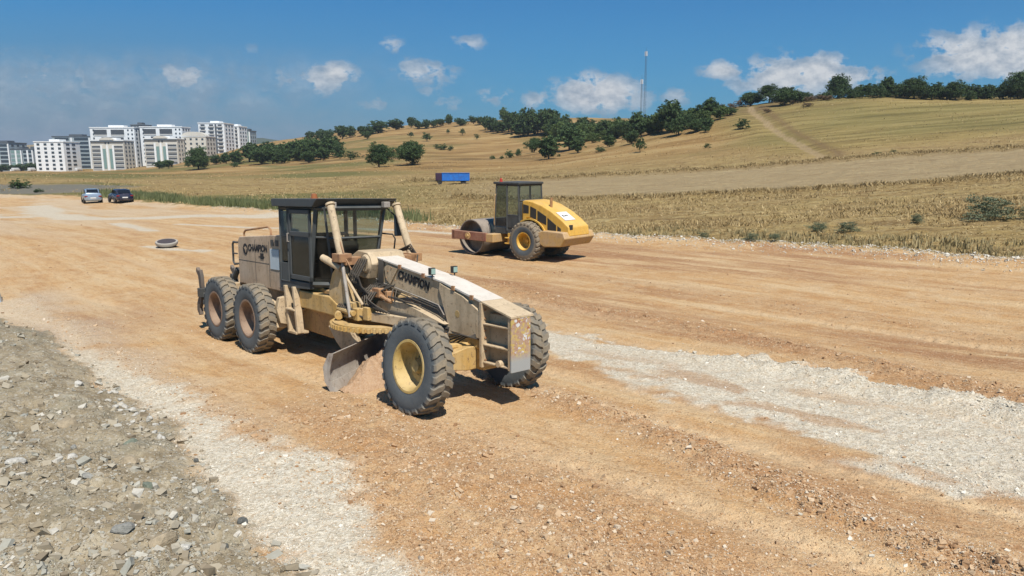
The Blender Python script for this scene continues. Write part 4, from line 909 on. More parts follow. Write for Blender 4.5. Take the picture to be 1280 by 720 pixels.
def panel(name,mat,parent,x,y,z,w,h,d=.12,face='front'):
    key=(name,mat.name,round(w,2),round(h,2),face)
    if key not in PROT:
        b=MB()
        if face=='front': b.box(-w/2,w/2,-d,.02,-h/2,h/2)
        else: b.box(-.02,d,-w/2,w/2,-h/2,h/2)
        o=b.build(name,mat,parent,smooth=False); PROT[key]=o.data
    else:
        o=bpy.data.objects.new(name,PROT[key]); COL.objects.link(o); o.parent=parent
    o.location=(x,y,z); return o
for i,(st,x,y,w,d,h) in enumerate(BLD):
    zb=gz(x,y)-1.2; h+=1.2
    if h<11: h=11
    t=empty('apartment_block',(x,y,zb)); tag(t,BLAB[i],'apartment block','apartment blocks behind the fields')
    fl=max(4,round((h-1.5)/2.25)); fh=(h-1.6)/fl; wm={'glass':'glass','grid':'white','balcony':'cream','open':'tall','tower':'dark','arch':'cream','tall':'tall'}[st]
    comp('wall',wallm[wm],t,[(-w/2,w/2,0,d,0,h)])
    comp('roof',wallm['dark' if st in('tower','glass') else 'white'],t,[(-w/2-.25,w/2+.25,-.25,d+.2,h,h+.45),(-w*.15,w*.2,d*.3,d*.7,h+.45,h+1.6)])
    zr=lambda k:1.7+fh*k+fh*.1
    def floorrow(xs,ww,wh,mat=winm,name='window',k0=0,k1=None):
        for k in range(k0,k1 if k1 is not None else fl):
            for xx in xs: panel(name,mat,t,xx,0,zr(k)+fh*.3,ww,wh)
    if st=='grid':
        floorrow([w*q for q in (-.36,-.12,.12,.36)],1.5,1.15)
    elif st=='glass':
        floorrow([w*q for q in (-.25,.25)],w*.36,fh*.62,greenm if i%2 else winm)
        panel('white_fin',wallm['white'],t,0,-.1,h/2,.9,h-1,.3); panel('white_fin',wallm['white'],t,w*.47,-.1,h/2,.7,h-1,.3)
    elif st=='balcony':
        for k in range(fl-1):
            for xx in (-w*.34,w*.34):
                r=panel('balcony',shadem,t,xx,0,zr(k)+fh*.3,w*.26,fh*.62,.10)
                panel('railing',railm,r,0,-.12,-fh*.28,w*.27,fh*.28,.10)
        panel('glazed_bay',greenm,t,-w*.10,0,h*.44,w*.09,h*.62,.15); panel('glazed_bay',greenm,t,w*.10,0,h*.44,w*.09,h*.62,.15)
        for q in (-.18,0,.18): panel('pilaster',wallm['white'],t,w*q,0,h*.45,w*.055,h*.82,.32)
        b=MB(); b.prism([(-w*.22,h+.4)]+[(w*.22*math.cos(R_(a)),h+.4+1.3*math.sin(R_(a))) for a in range(180,-1,-20)][1:-1]+[(w*.22,h+.4)],1,-.5,1.0); b.build('pediment',wallm['cream'],t,smooth=False)
        panel('cornice',wallm['dark'],t,0,-.1,h-.5,w,.5,.35)
        floorrow([-w*.05,w*.05],.7,.9,winm,'window',fl-1,fl)
    elif st=='open':
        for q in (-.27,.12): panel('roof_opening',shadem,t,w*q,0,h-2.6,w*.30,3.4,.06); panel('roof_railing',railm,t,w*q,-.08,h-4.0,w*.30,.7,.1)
        floorrow([w*.36,w*.45],.8,.95); floorrow([-w*.42],.8,.95)
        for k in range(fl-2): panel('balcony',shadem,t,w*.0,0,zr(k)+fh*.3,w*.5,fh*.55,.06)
    elif st=='tower':
        panel('glazed_strip',winm,t,w*.2,0,h*.5,w*.18,h*.86,.1)
        for q in (-.3,-.05): panel('facade_rib',wallm['glass'],t,w*q,0,h*.5,.25,h*.95,.2)
    elif st=='arch':
        b=MB(); b.prism([(-w*.5,h+.4)]+[(w*.5*math.cos(R_(a)),h+.4+2.2*math.sin(R_(a))) for a in range(180,-1,-15)][1:-1]+[(w*.5,h+.4)],1,-.3,d*.4); b.build('arched_gable',wallm['cream'],t,smooth=False)
        floorrow([w*q for q in (-.36,-.12,.12,.36)],1.1,1.0)
    elif st=='tall':
        xs=[w*q for q in ((-.33,0,.33) if w>9 else (-.25,.25))]
        for k in range(fl):
            for xx in xs:
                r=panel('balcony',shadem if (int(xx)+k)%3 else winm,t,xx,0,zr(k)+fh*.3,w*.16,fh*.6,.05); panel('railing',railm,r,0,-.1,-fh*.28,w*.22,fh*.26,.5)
        panel('grey_strip',wallm['dark'],t,w*.17,0,h*.5,w*.07,h*.96,.15)
    # side facing the valley road
    if st!='tower':
        for k in range(fl):
            for q in ((.2,.5,.8) if st!='grid' else (.25,.6)): panel('side_window',winm,t,w/2,d*q,zr(k)+fh*.3,d*(.12 if st!='grid' else .2),fh*.5,.12,'side')
# far hills beyond the valley
def hill(name,pts,dep,mat,back=400):
    b=MB(); n=len(pts); vs=[]
    for j,(f,zf) in enumerate(((0,0),(.35,.6),(.7,.95),(1,1),(1.8,.6))):
        for x,h in pts: vs.append((x*(1+f*back/dep*.9),dep+f*back,-25+(h+25)*zf+ (10*(vnoise(np.array([x*.02]),np.array([f*3]))[0]-.5) if 0<zf<1 else 0)))
    fs=[(j*n+k,j*n+k+1,(j+1)*n+k+1,(j+1)*n+k) for j in range(4) for k in range(n-1)]
    b.add(vs,fs); return tag(b.build(name,mat,None,smooth=True,angle=180),kind='structure')
g=NT('far_dark_hill',.95,.1); c_=g.co('Object'); fh_=g.done(g.ramp(g.noise(c_,.012,6,.7),[(.35,(.035,.055,.03)),(.6,(.07,.085,.04))]))
g=NT('far_dry_hill',.95,.1); c_=g.co('Object'); fd_=g.done(g.ramp(g.noise(c_,.01,6,.7),[(.35,(.16,.14,.07)),(.6,(.30,.23,.12))]))
def hz_(v,y): return CAMZ+_e(v)*y
def hp_(L,y): return [(_a(u,190)*y/1.0,hz_(v,y)) for u,v in L]
hill("far_hills",hp_([(-500,200),(-260,190),(-60,181),(0,180),(15,176),(35,173),(52,174),(75,181),(120,190),(200,196)],1150),1150,fd_)
hill('far_hills',hp_([(180,198),(240,180),(290,168),(312,163),(322,163),(335,166),(350,169),(380,176),(450,186),(560,197)],1500),1500,fh_,600)
# ---------------------------------------------------------------- trees and shrubs
def leaf_mat(name,c1,c2,c3):
    g=NT(name,.7,.2); a=g.attr('tone'); 
    rnd=g.n('ShaderNodeObjectInfo').outputs['Random']
    c=g.ramp(a,[(0,c1),(.55,c2),(1,c3)])
    c=g.mix(g.rng(rnd,0,1,0,.38),c,tuple(q*1.5 for q in c2))
    m=g.done(c); g.b.inputs['Transmission Weight'].default_value=0
    return m
LM={'light':leaf_mat('light_green_leaves',(.045,.075,.022),(.085,.125,.035),(.14,.175,.055)),0:leaf_mat('oak_leaves',(.026,.048,.017),(.050,.082,.027),(.095,.135,.045)),
    2:leaf_mat('olive_shrub_leaves',(.035,.06,.02),(.06,.095,.032),(.10,.13,.05)),
    4:leaf_mat('brown_shrub_twigs',(.10,.065,.035),(.16,.11,.06),(.22,.16,.09)),
    5:leaf_mat('sage_shrub_leaves',(.07,.085,.045),(.12,.14,.08),(.19,.20,.12))}
bark=flat('bark',(.09,.07,.05),.9,.1)
def crown_mesh(name,seed,kind,n_clump,n_leaf,leaf,mat,z0=.12):
    """unit crown: about 1 wide (radius .5) and 1 tall, foot at 0"""
    r=np.random.RandomState(seed); C=[]
    lowk=kind in (2,4,5)
    lobes=[(r.normal(0,.15),r.normal(0,.15),(.12+.55*r.rand()) if lowk else (.34+.42*r.rand()),.17+.15*r.rand()) for _ in range(12)]+[(0,0,.3 if lowk else .55,.34)]*3
    for _ in range(n_clump):
        lx,ly,lz,lr=lobes[r.randint(15)]; d=r.normal(size=3); d/=np.linalg.norm(d); q=lr*r.rand()**.4
        p=np.array([lx+d[0]*q*1.15,ly+d[1]*q*1.15,max(z0,min(.99,lz+d[2]*q*.95))]); 
        if kind==5: p[2]=max(.02,p[2]*.85)
        C.append((p,.045+.05*r.rand(),r.rand()))
    P=[];T=[]
    for p,cr,tn in C:
        d=r.normal(size=(n_leaf,3)); d/=np.linalg.norm(d,axis=1)[:,None]; q=p+d*cr*(r.rand(n_leaf,1)**.35)*[1.2,1.2,.8]; P.append(q); T.append(np.clip(tn*.65+r.rand(n_leaf)*.35,0,1))
    P=np.concatenate(P);T=np.concatenate(T);n=len(P)
    a=r.normal(size=(n,3));a/=np.linalg.norm(a,axis=1)[:,None]; b_=np.cross(a,r.normal(size=(n,3)));b_/=np.linalg.norm(b_,axis=1)[:,None]
    s=(leaf*(.6+.8*r.rand(n,1)))
    V=np.stack([P+a*s,P+b_*s*.7,P-a*s,P-b_*s*.7],1).reshape(-1,3); F=np.arange(4*n).reshape(-1,4)
    o=np_mesh(name,V,F,mat,False,{'tone':np.repeat(T,4)}); me=o.data; bpy.data.objects.remove(o); return me
def trunk_mesh(seed):
    r=random.Random(seed); b=MB(); b.tube([(0,0,-.08),(.01,0,.08),(.02*r.random(),.01,.22),(.03,-.01,.42)],[.05,.038,.03,.015],7)
    for k in range(6):
        a=k*1.05+r.random(); z=.16+.05*k; L=.22+.1*r.random(); b.tube([(.012,0,z),(L*.5*math.cos(a),L*.5*math.sin(a),z+.12),(L*math.cos(a),L*math.sin(a),z+.26)],[.018,.011,.004],5)
    o=b.build('trunk',bark); me=o.data; bpy.data.objects.remove(o); return me
CR={}
for s in range(4): CR[0,s]=crown_mesh('crown',11+s,0,230,22,.032,LM[0],.10)
for s in range(2): CR['lg',s]=crown_mesh('crown',81+s,0,200,22,.030,LM['light'],.05)
for s in range(2): CR['big',s]=crown_mesh('crown',31+s,0,520,28,.019,LM[0],.06)
for s in range(2): CR[1,s]=crown_mesh('crown',21+s,1,90,20,.030,LM[0],.12)
for s in range(2): CR[2,s]=crown_mesh('crown',41+s,2,90,20,.032,LM[2],.02)
for s in range(2): CR[4,s]=crown_mesh('crown',51+s,4,80,20,.028,LM[4],.02)
for s in range(3): CR[5,s]=crown_mesh('crown',61+s,5,170,26,.016,LM[5],.0)
TK=[trunk_mesh(s) for s in range(3)]
_rt=random.Random(4)
def plant(name,x,y,h,w,kind,label,cat,group,var=None,clear=0):
    z=gz(x,y); t=empty(name,(x,y,z-.08*h*(kind not in (2,4,5))),_rt.random()*6.28); tag(t,label,cat,group)
    k=(kind,var if var is not None else _rt.randrange(2 if kind in (1,2,4,'big','lg') else (3 if kind==5 else 4)))
    c=bpy.data.objects.new('crown',CR[k]); COL.objects.link(c); c.parent=t; c.scale=(w*1.12,w*1.12,h*1.04*(1-clear)); c.location=(0,0,h*clear)
    if kind in (0,1,'big','lg'):
        m=bpy.data.objects.new('trunk',TK[_rt.randrange(3)]); COL.objects.link(m); m.parent=t; m.scale=(w*1.0,w*1.0,h*1.3)
    return t
#TREEDATA
TOWN=[(-100.0,232.7,8.5,7.2),(-136.4,282.2,3.4,5.0),(-125.4,266.6,3.6,4.1),(-106.7,263.2,3.8,4.1),(-102.2,261.5,4.4,4.6),(-95.2,252.7,4.8,5.1),(-87.7,230.7,2.1,2.8)]
COPSE=[(-92.2,256.9,6.9,6.9),(-82.7,241.3,5.9,5.4),(-76.3,233.0,6.2,5.7),(-71.4,226.6,4.8,4.0),(-73.6,242.0,7.0,6.5),(-69.9,241.0,7.5,7.0),(-59.8,215.0,3.8,3.3),(-62.8,230.6,7.7,6.7),(-57.6,223.0,4.5,3.7)]
RIDGE=[(-105.7,385.2,3.4,4.3),(-93.2,359.7,4.8,4.8),(-89.2,357.9,4.4,4.8),(-80.8,350.2,5.8,5.8),(-78.3,358.0,4.4,4.8),(-71.9,353.3,4.3,4.7),(-63.9,324.2,3.2,3.6),(-68.3,352.6,3.5,4.7),(-64.7,356.3,4.8,7.9),(-57.6,365.4,4.5,6.5),(-51.0,373.1,5.0,4.1),(-46.5,363.3,3.6,4.0),(-42.3,364.1,3.6,4.0),(-38.9,366.0,3.3,3.7),(-35.5,368.0,3.3,3.7),(-32.3,376.5,4.2,3.8),(-25.3,358.7,3.2,5.6),(-18.9,362.2,3.2,3.6),(-15.4,354.0,3.5,3.9)]
PAIR=[(-27.4,150.6,5.7,5.0),(-20.9,153.9,6.2,5.8)]
SLOPE=[(-32.7,199.4,4.0,3.5),(-33.7,291.8,4.2,4.5),(-43.3,315.5,2.8,2.5),(-21.1,313.4,3.5,2.4),(-28.1,323.1,2.5,1.8),(-14.1,293.8,2.6,2.0),(-46.0,208.3,3.0,4.6),(-52.4,222.9,2.0,3.0)]
SHRUB=[(-23.1,243.8,2.4,3.8),(-25.8,248.8,1.7,2.2),(-20.1,239.4,2.1,2.1),(-0.6,182.9,2.4,2.4),(1.9,193.5,1.9,1.7),(-4.7,180.0,1.2,1.6),(-2.5,176.6,1.0,1.2),(1.6,188.4,1.7,1.7),(19.2,159.6,1.6,2.5),(35.2,132.3,1.0,1.3),(45.5,91.5,0.7,1.4),(47.3,90.8,0.9,1.0)]
BELT=[(-8.3,319.8,7.1,5.7),(-3.3,341.1,8.3,4.5),(0.0,299.4,8.0,6.7),(3.1,284.4,7.9,7.0),(6.2,283.6,9.5,7.6),(9.9,285.2,10.1,7.0),(14.0,279.4,10.6,8.1),(16.5,261.8,6.4,5.8),(17.9,228.2,7.1,6.6),(15.8,241.4,5.9,5.9),(14.4,183.3,7.3,6.1),(8.1,161.2,5.0,4.8),(5.9,193.5,3.7,3.2),(19.1,208.4,4.6,4.6),(23.7,242.2,5.9,7.0),(26.3,236.6,5.3,5.8),(29.0,228.0,6.1,6.1),(30.1,212.7,5.2,5.2),(29.9,192.1,5.5,5.5),(31.1,182.0,5.3,4.9),(32.7,176.9,5.1,4.7),(34.4,173.7,5.0,4.6),(36.4,169.2,6.0,5.6),(36.0,159.4,4.2,3.9),(39.2,156.9,2.8,2.8),(42.7,166.2,4.1,3.3),(45.8,171.2,4.9,4.6),(40.0,165.8,3.3,2.9),(41.2,157.9,2.6,3.5),(47.1,167.0,3.0,3.3),(50.5,171.5,2.5,2.7),(22.7,170.7,2.7,3.0),(27.0,165.3,2.6,2.9),(22.3,204.2,3.2,3.6),(15.2,169.7,3.4,3.0)]
LONER=[(24.5,140.3,3.4,2.2),(35.2,157.3,4.5,2.4),(47.0,149.9,2.3,3.0),(40.5,154.0,1.7,2.1)]
BROW=[(61.3,190.6,3.6,5.5),(64.2,185.3,4.3,4.5),(63.7,172.9,4.2,5.0),(67.2,174.5,2.7,3.1),(80.1,181.8,5.3,5.3),(84.8,180.1,2.6,3.2),(85.9,178.0,2.8,3.2),(85.7,173.0,2.9,2.7),(88.8,175.7,3.9,3.5),(89.0,172.0,2.9,2.7),(90.4,167.1,4.6,5.2),(94.1,166.5,3.3,3.3),(97.1,168.7,2.6,2.6),(98.7,165.3,4.0,4.4),(102.7,167.1,2.8,3.0),(104.3,166.2,2.8,2.6),(105.8,165.2,2.8,2.6),(109.3,168.2,2.6,2.2),(110.4,167.1,3.3,2.4),(108.9,162.1,2.3,2.3),(108.5,158.3,6.0,4.9),(112.1,156.6,5.2,5.2),(115.3,154.9,4.5,4.5),(81.6,178.2,2.0,2.8),(90.8,171.9,2.7,2.7),(93.7,169.1,3.0,2.6),(98.6,168.4,2.6,3.0)]
BROWNSHRUB=[(54.7,191.8,1.9,2.6),(56.6,190.4,1.7,3.0),(58.8,191.2,2.1,3.0),(67.4,177.6,1.4,2.8),(69.5,176.9,1.6,3.1),(71.6,176.7,1.8,3.1),(73.9,176.6,1.6,3.1),(74.8,175.2,1.4,2.7),(66.0,165.1,1.1,2.6),(57.1,165.1,1.1,2.2)]
SAGE=[(22.3,33.7,1.2,2.4),(18.8,33.5,0.5,0.6),(13.7,32.1,0.5,0.9),(14.8,31.7,0.5,1.0),(9.1,27.3,0.3,0.6),(9.9,27.0,0.3,0.5),(7.7,28.9,0.3,0.5),(23.7,32.9,0.7,1.1),(-67.1,98.9,1.2,2.9),(-61.6,94.3,0.5,1.3)]
for i,(x,y,h,w) in enumerate(TOWN):
    if i==0: plant('oak_tree',x,y,h,w,'big','big dark round tree in front of the cream arched roof block','tree',None)
    elif i==6: plant('bush',x,y,h,w,2,'small brownish green bush below the right end of the town row','bush',None)
    else: plant('tree',x,y,h,w,0,'dark rounded tree standing right at the foot of the apartment blocks','tree','trees at the foot of the apartment blocks')
for x,y,h,w in [(-262,400,5,9),(-272,404,4.5,9),(-281,402,4.5,10),(-291,400,5,9)]: plant('tree',x,y,h,w,0,'dark tree in the low row before the leftmost grey blocks','tree','trees before the leftmost blocks')
for x,y,h,w in COPSE+[(x+2.5,y+9,h*.95,w) for x,y,h,w in COPSE]: plant('oak_tree',x,y,h*1.05,w*1.15,0,'dark green tree in the copse right of the apartment blocks','tree','trees of the copse beside the town')
for x,y,h,w in RIDGE: plant('tree',x,y,h*1.3,w*1.2,0,'small dark tree in the row along the middle skyline ridge','tree','trees along the middle skyline')
plant('oak_tree',*PAIR[0],'big','left and slightly looser of the two lone oaks above the grader cab','tree','pair of lone oaks',0)
plant('oak_tree',*PAIR[1],'big','right and fuller round one of the two lone oaks above the grader cab','tree','pair of lone oaks',1)
for x,y,h,w in SLOPE: plant('small_tree',x,y,h,w,1,'small scattered tree on the golden slope behind the two lone oaks','tree','small trees on the golden slope')
for x,y,h,w in SHRUB: plant('shrub',x,y,h,w,2,'low green shrub alone on the dry grass of the hillside','shrub','low shrubs on the hillside')
plantN=0
for i,(x,y,h,w) in enumerate(BELT): plant('oak_tree',x,y,h*(1.08+.2*((i*37)%5-2)/2),w*1.12,'lg' if i%4==1 else (0 if y>200 or i%3 else 'big'),'dark green tree in the dense belt climbing the hill around the masts','tree','dense tree belt below the masts')
_f=random.Random(19)
for k in range(38):
    f=k/37; x=13+f*31+_f.uniform(-1.5,1.5); y=268-f*98+_f.uniform(-9,12); hh=_f.uniform(.014,.026)*y; plant('oak_tree',x,y,hh,hh*_f.uniform(.9,1.2),0 if k%3 else 'lg','dark green tree in the dense belt climbing the hill around the masts','tree','dense tree belt below the masts')
for k in range(13):
    x=-12+k*2.6+_f.uniform(-1,1); y=318-k*3+_f.uniform(-6,14); hh=_f.uniform(5,8); plant('oak_tree',x,y,hh,hh*_f.uniform(.8,1.1),0,'dark green tree in the dense belt climbing the hill around the masts','tree','dense tree belt below the masts')
LL=['ragged small tree alone on the golden slope below the tree belt','dark conical tree at the lower edge of the belt','round green bush left of the dirt track near the brow','small dark bush just below the top of the belt']
for i,(x,y,h,w) in enumerate(LONER): plant('small_tree',x,y,h,w,1 if i!=2 else 2,LL[i],'tree' if i!=2 else 'bush',None)
for i,(x,y,h,w) in enumerate(BROW):
    sp={1:'tree with a bare visible trunk at the top of the dirt track',4:'large dark tree standing out alone on the right brow',20:'large dark tree at the right edge of the skyline'}.get(i)
    plant('oak_tree' if sp else 'tree',x,y,h*1.2,w*1.1,'big' if w>3.8 else 0,sp or 'dark green tree in the hedge line on the right brow','tree',None if sp else 'hedge trees on the right brow',clear=.28 if i==1 else 0)
_q=random.Random(8)
for k in range(46):
    f=k/45; x=66+f*47+_q.uniform(-.5,.5); y=183-f*22+_q.uniform(-3,3)+ (3 if k%2 else 0); plant('hedge_bush',x,y,_q.uniform(1.5,2.9),_q.uniform(2.0,3.2),2,'leafy green bush in the hedge along the right brow','bush','hedge bushes along the right brow')
for x,y,h,w in BROWNSHRUB: plant('dry_shrub',x,y,h,w,4,'dry brownish shrub on the brow beside the dirt track','shrub','dry shrubs on the brow')
SL=['big pale sage green bush in the cut field at the right','small pale bush left of the big sage bush','grey green bush near the road edge, left one of two','low brownish grey bush, right one of two near the road edge','dark green tuft bush at the gravel edge, second from left','dark low bush at the gravel edge, rightmost of the low ones','faint low bush at the gravel edge nearest the roller',"pale sage bush cut by the right picture edge",'dark green bush at the far left before the grey road','tiny green bush right of the far left bush']
for i,(x,y,h,w) in enumerate(SAGE): plant('bush',x,y,h*1.25,w,5 if i<8 else 2,SL[i],'bush',None)
# ---------------------------------------------------------------- grass and weeds: tufts of blades
def tufts(name,X,Y,H,n_blade,mat,seed,spread=.12,lean=.5,wid=.016):
    r=np.random.RandomState(seed); n=len(X); Z=ground_h(X,Y)
    N=n*n_blade; i=np.repeat(np.arange(n),n_blade)
    h=H[i]*(.55+.6*r.rand(N)); a=r.rand(N)*6.283; rr=spread*np.sqrt(r.rand(N))*(H[i]/.4)
    bx=X[i]+np.cos(a)*rr; by=Y[i]+np.sin(a)*rr; bz=Z[i]-.03
    la=r.rand(N)*6.283; ln=lean*h*r.rand(N); w=wid*(.6+.9*r.rand(N))*(1+Y[i]*.018); wa=r.rand(N)*6.283
    dx=np.cos(wa)*w;dy=np.sin(wa)*w
    V=np.stack([np.stack([bx-dx,by-dy,bz],1),np.stack([bx+dx,by+dy,bz],1),np.stack([bx+np.cos(la)*ln+dx*.25,by+np.sin(la)*ln+dy*.25,bz+h],1),np.stack([bx+np.cos(la)*ln-dx*.25,by+np.sin(la)*ln-dy*.25,bz+h],1)],1).reshape(-1,3)
    t=np.clip(r.rand(n)[i]*.6+r.rand(N)*.4,0,1)
    o=np_mesh(name,V,np.arange(4*N).reshape(-1,4),mat,False,{'tone':np.repeat(t,4)}); tag(o,kind='stuff'); return o
gm=leaf_mat('dry_grass_blades',(.22,.145,.06),(.36,.26,.12),(.50,.39,.21))
gg=leaf_mat('green_weed_blades',(.06,.075,.028),(.125,.14,.058),(.27,.25,.12))
rg=np.random.RandomState(12)
def scatter(n,ymin,ymax,amin,amax):
    y=1/(rg.rand(n)*(1/ymin-1/ymax)+1/ymax); a=amin+rg.rand(n)*(amax-amin); return a*y,y
x,y=scatter(26000,20,75,-.1,.85); m_=masks(x,y); cl=fbm(x*.5,y*.8,3)
yA=np.interp(x,[p[0] for p in LINE_A[::-1]],[p[1] for p in LINE_A[::-1]])
k=(m_['field']>.9)&(y<yA+1)&(cl+rg.rand(len(x))*.35>.72); x,y=x[k],y[k]
tag(tufts('dry_grass',x,y,.05+.08*rg.rand(len(x)),4,gm,1,.7,2.4),'cut dry straw and grass lying on the field beyond the road','dry grass')
x,y=scatter(50000,35,190,-.85,.85); m_=masks(x,y); yB=np.interp(x,[p[0] for p in LINE_A[::-1]],[p[1] for p in LINE_A[::-1]])
st=(y>yB)&(y<yB+32)&(x>0)
k=(m_['field']>.9)&~st&(fbm(x*.12,y*.2,3)+rg.rand(len(x))*.3>.66)&(seg_dist(x,y,TRACK)>2); x,y=x[k],y[k]
tag(tufts('hill_grass',x,y,.10+.14*rg.rand(len(x)),3,gm,2,.6,1.2),'golden dry grass on the far fields and the hill','grass')
# taller ragged growth along the field boundaries
P=[];
for L,n in ((LINE_A,3400),(LINE_B,2600)):
    s=rg.rand(n)*(len(L)-1); i0=s.astype(int); f=s-i0; Lx=np.array([p[0] for p in L]);Ly=np.array([p[1] for p in L])
    P.append((Lx[i0]*(1-f)+Lx[i0+1]*f+rg.randn(n)*.5,Ly[i0]*(1-f)+Ly[i0+1]*f+rg.randn(n)*.6))
x=np.concatenate([p[0] for p in P]);y=np.concatenate([p[1] for p in P])
tag(tufts('boundary_grass',x,y,.10+.20*rg.rand(len(x)),5,gm,3,.5,1.3),'tall dry grass standing along the field boundaries','grass')
# green weeds on the verge by the left part of the road and thin weeds further right
L=FAR_EDGE; n=8500; s=7.0+rg.rand(n)*3.8; i0=s.astype(int); f=s-i0; Lx=np.array([p[0] for p in L]);Ly=np.array([p[1] for p in L])
off=.8+rg.rand(n)**1.3*3.4; x=Lx[i0]*(1-f)+Lx[i0+1]*f+off*.66; y=Ly[i0]*(1-f)+Ly[i0+1]*f+off*.75
k=fbm(x*.25,y*.25,3)+rg.rand(n)*.2>.48; x,y=x[k],y[k]
tag(tufts('roadside_weeds',x,y,.25+.55*rg.rand(len(x)),6,gg,4,.22,.35,.02),'tall green weeds growing along the road verge at the left','weeds')
n=1500; s=.8+rg.rand(n)*4.2; i0=s.astype(int); f=s-i0; off=.6+rg.rand(n)*5; x=Lx[i0]*(1-f)+Lx[i0+1]*f+off*.66; y=Ly[i0]*(1-f)+Ly[i0+1]*f+off*.75
k=fbm(x*.5+4,y*.5,3)+rg.rand(n)*.2>.58; x,y=x[k],y[k]
tag(tufts('verge_weeds',x,y,.08+.22*rg.rand(len(x)),6,leaf_mat('grey_green_blades',(.20,.16,.075),(.34,.27,.13),(.46,.37,.20)),5,.2,.5),'thin grey green weeds on the verge at the right','weeds')
# ---------------------------------------------------------------- stones
def stone_mat(name,stops):
    g=NT(name,.92,.15); a=g.attr('tone'); n=g.noise(g.co('Object'),30,3,.7)
    c=g.ramp(a,stops); return g.done(g.mix(g.rng(n,.4,.7,0,.35),c,(.25,.20,.14)))
SM={'bank':stone_mat('spoil_stones',[(0,(.19,.15,.10)),(.3,(.32,.27,.19)),(.6,(.39,.35,.27)),(.8,(.31,.31,.265)),(1,(.56,.52,.44))]),
    'road':stone_mat('orange_stones',[(0,(.30,.165,.08)),(.4,(.43,.27,.145)),(.8,(.53,.39,.245)),(1,(.60,.51,.39))]),
    'white':stone_mat('pale_stones',[(0,(.40,.35,.27)),(.4,(.55,.50,.40)),(1,(.68,.64,.55))])}
_cube=np.array([(x,y,z) for x in (-1,1) for y in (-1,1) for z in (-1,1)],float)
_cf=np.array([(0,1,3,2),(4,6,7,5),(0,4,5,1),(2,3,7,6),(0,2,6,4),(1,5,7,3)])
def stones(name,X,Y,S,mat,seed,label,cat):
    r=np.random.RandomState(seed); n=len(X); Z=ground_h(X,Y)
    V=_cube[None]*(1+r.uniform(-.55,.35,(n,8,3))); sc=np.stack([.5+.5*r.rand(n),.4+.4*r.rand(n),.25+.35*r.rand(n)],1)*S[:,None]*.5
    V=V*sc[:,None,:]; ax=r.normal(size=(n,3)); ax[:,2]*=1; ax/=np.linalg.norm(ax,axis=1)[:,None]; an=r.normal(0,.5,n); rz=r.rand(n)*6.283
    c,s=np.cos(rz)[:,None],np.sin(rz)[:,None]; V=np.stack([V[...,0]*c-V[...,1]*s,V[...,0]*s+V[...,1]*c,V[...,2]],-1)
    c,s=np.cos(an)[:,None],np.sin(an)[:,None]; V=np.stack([V[...,0],V[...,1]*c-V[...,2]*s,V[...,1]*s+V[...,2]*c],-1)
    V+=np.stack([X,Y,Z+sc[:,2]*.25],1)[:,None,:]
    F=(np.arange(n)[:,None,None]*8+_cf[None]).reshape(-1,4)
    o=np_mesh(name,V.reshape(-1,3),F,SM[mat],False,{'tone':np.repeat(r.rand(n),8)}); return tag(o,label,cat,kind='stuff')
rg=np.random.RandomState(77)
def sizes(n,lo,p): return lo*(1/np.maximum(rg.rand(n),1e-3))**p
x,y=scatter(90000,3.2,24,-1.0,-.15); b_=sdf(x,y,BANK)
k=(b_<.12)&(rg.rand(len(x))<.45+.8*sm(fbm(x*1.1,y*1.1,3),.40,.6)); x,y=x[k],y[k]
S=np.clip(sizes(len(x),.007,.52),.007,.10)*(1+y*.035)
stones('rubble',x,y,S,'bank',1,'grey and brown rubble strewn over the spoil bank','rubble')
x,y=scatter(260000,3.4,48,-.95,.95); m_=masks(x,y); Sx=m_['S']+.25*m_['w']*2
band=np.zeros(len(x))
for P,wd,g_ in BANDS: band=np.maximum(band,np.exp(-((seg_dist(x,y,P)+m_['w']*.5)/(wd*1.15))**2)*g_)
pr=.10+.9*band+.30*sm(m_['streak'],.52,.68)+.14*sm(fbm(x*.8,y*.8,3),.5,.65)
k=(m_['field']<.2)&(m_['bank']<.3)&(rg.rand(len(x))<pr*(1-.75*m_['white'])); x,y,bb=x[k],y[k],band[k]
S=np.clip(sizes(len(x),.006,.32),.006,.036)*(1+y*.055)*(1+.7*bb)
stones('gravel',x,y,S,'road',2,'small orange brown stones lying on the graded road','gravel')
x,y=scatter(150000,3.4,24,-.6,.95); m_=masks(x,y)
k=(m_['field']<.5)&(rg.rand(len(x))<np.maximum(.8*m_['white'],.16*(seg_dist(x,y,BAND_A)<.5)))&((m_['white']>.08)|(x>.3)); x,y=x[k],y[k]
dd=seg_dist(x,y,WHITE_R_UP)
S=np.clip(sizes(len(x),.007,.30),.007,.036)*(1+y*.045)*(1+1.1*np.exp(-(dd/.5)**2)*(x>1.5))
stones('crushed_stone',x,y,S,'white',3,'pale crushed stone spread in strips on the road','crushed stone')
L=FAR_EDGE; n=9000; s=.6+rg.rand(n)*8; i0=s.astype(int); f=s-i0; Lx=np.array([p[0] for p in L]);Ly=np.array([p[1] for p in L]); off=rg.randn(n)*.55
x=Lx[i0]*(1-f)+Lx[i0+1]*f+off*.66; y=Ly[i0]*(1-f)+Ly[i0+1]*f+off*.75
stones('edge_stones',x,y,np.clip(sizes(n,.035,.3),.035,.15),'white',4,'line of pale stones along the far edge of the road','stones')
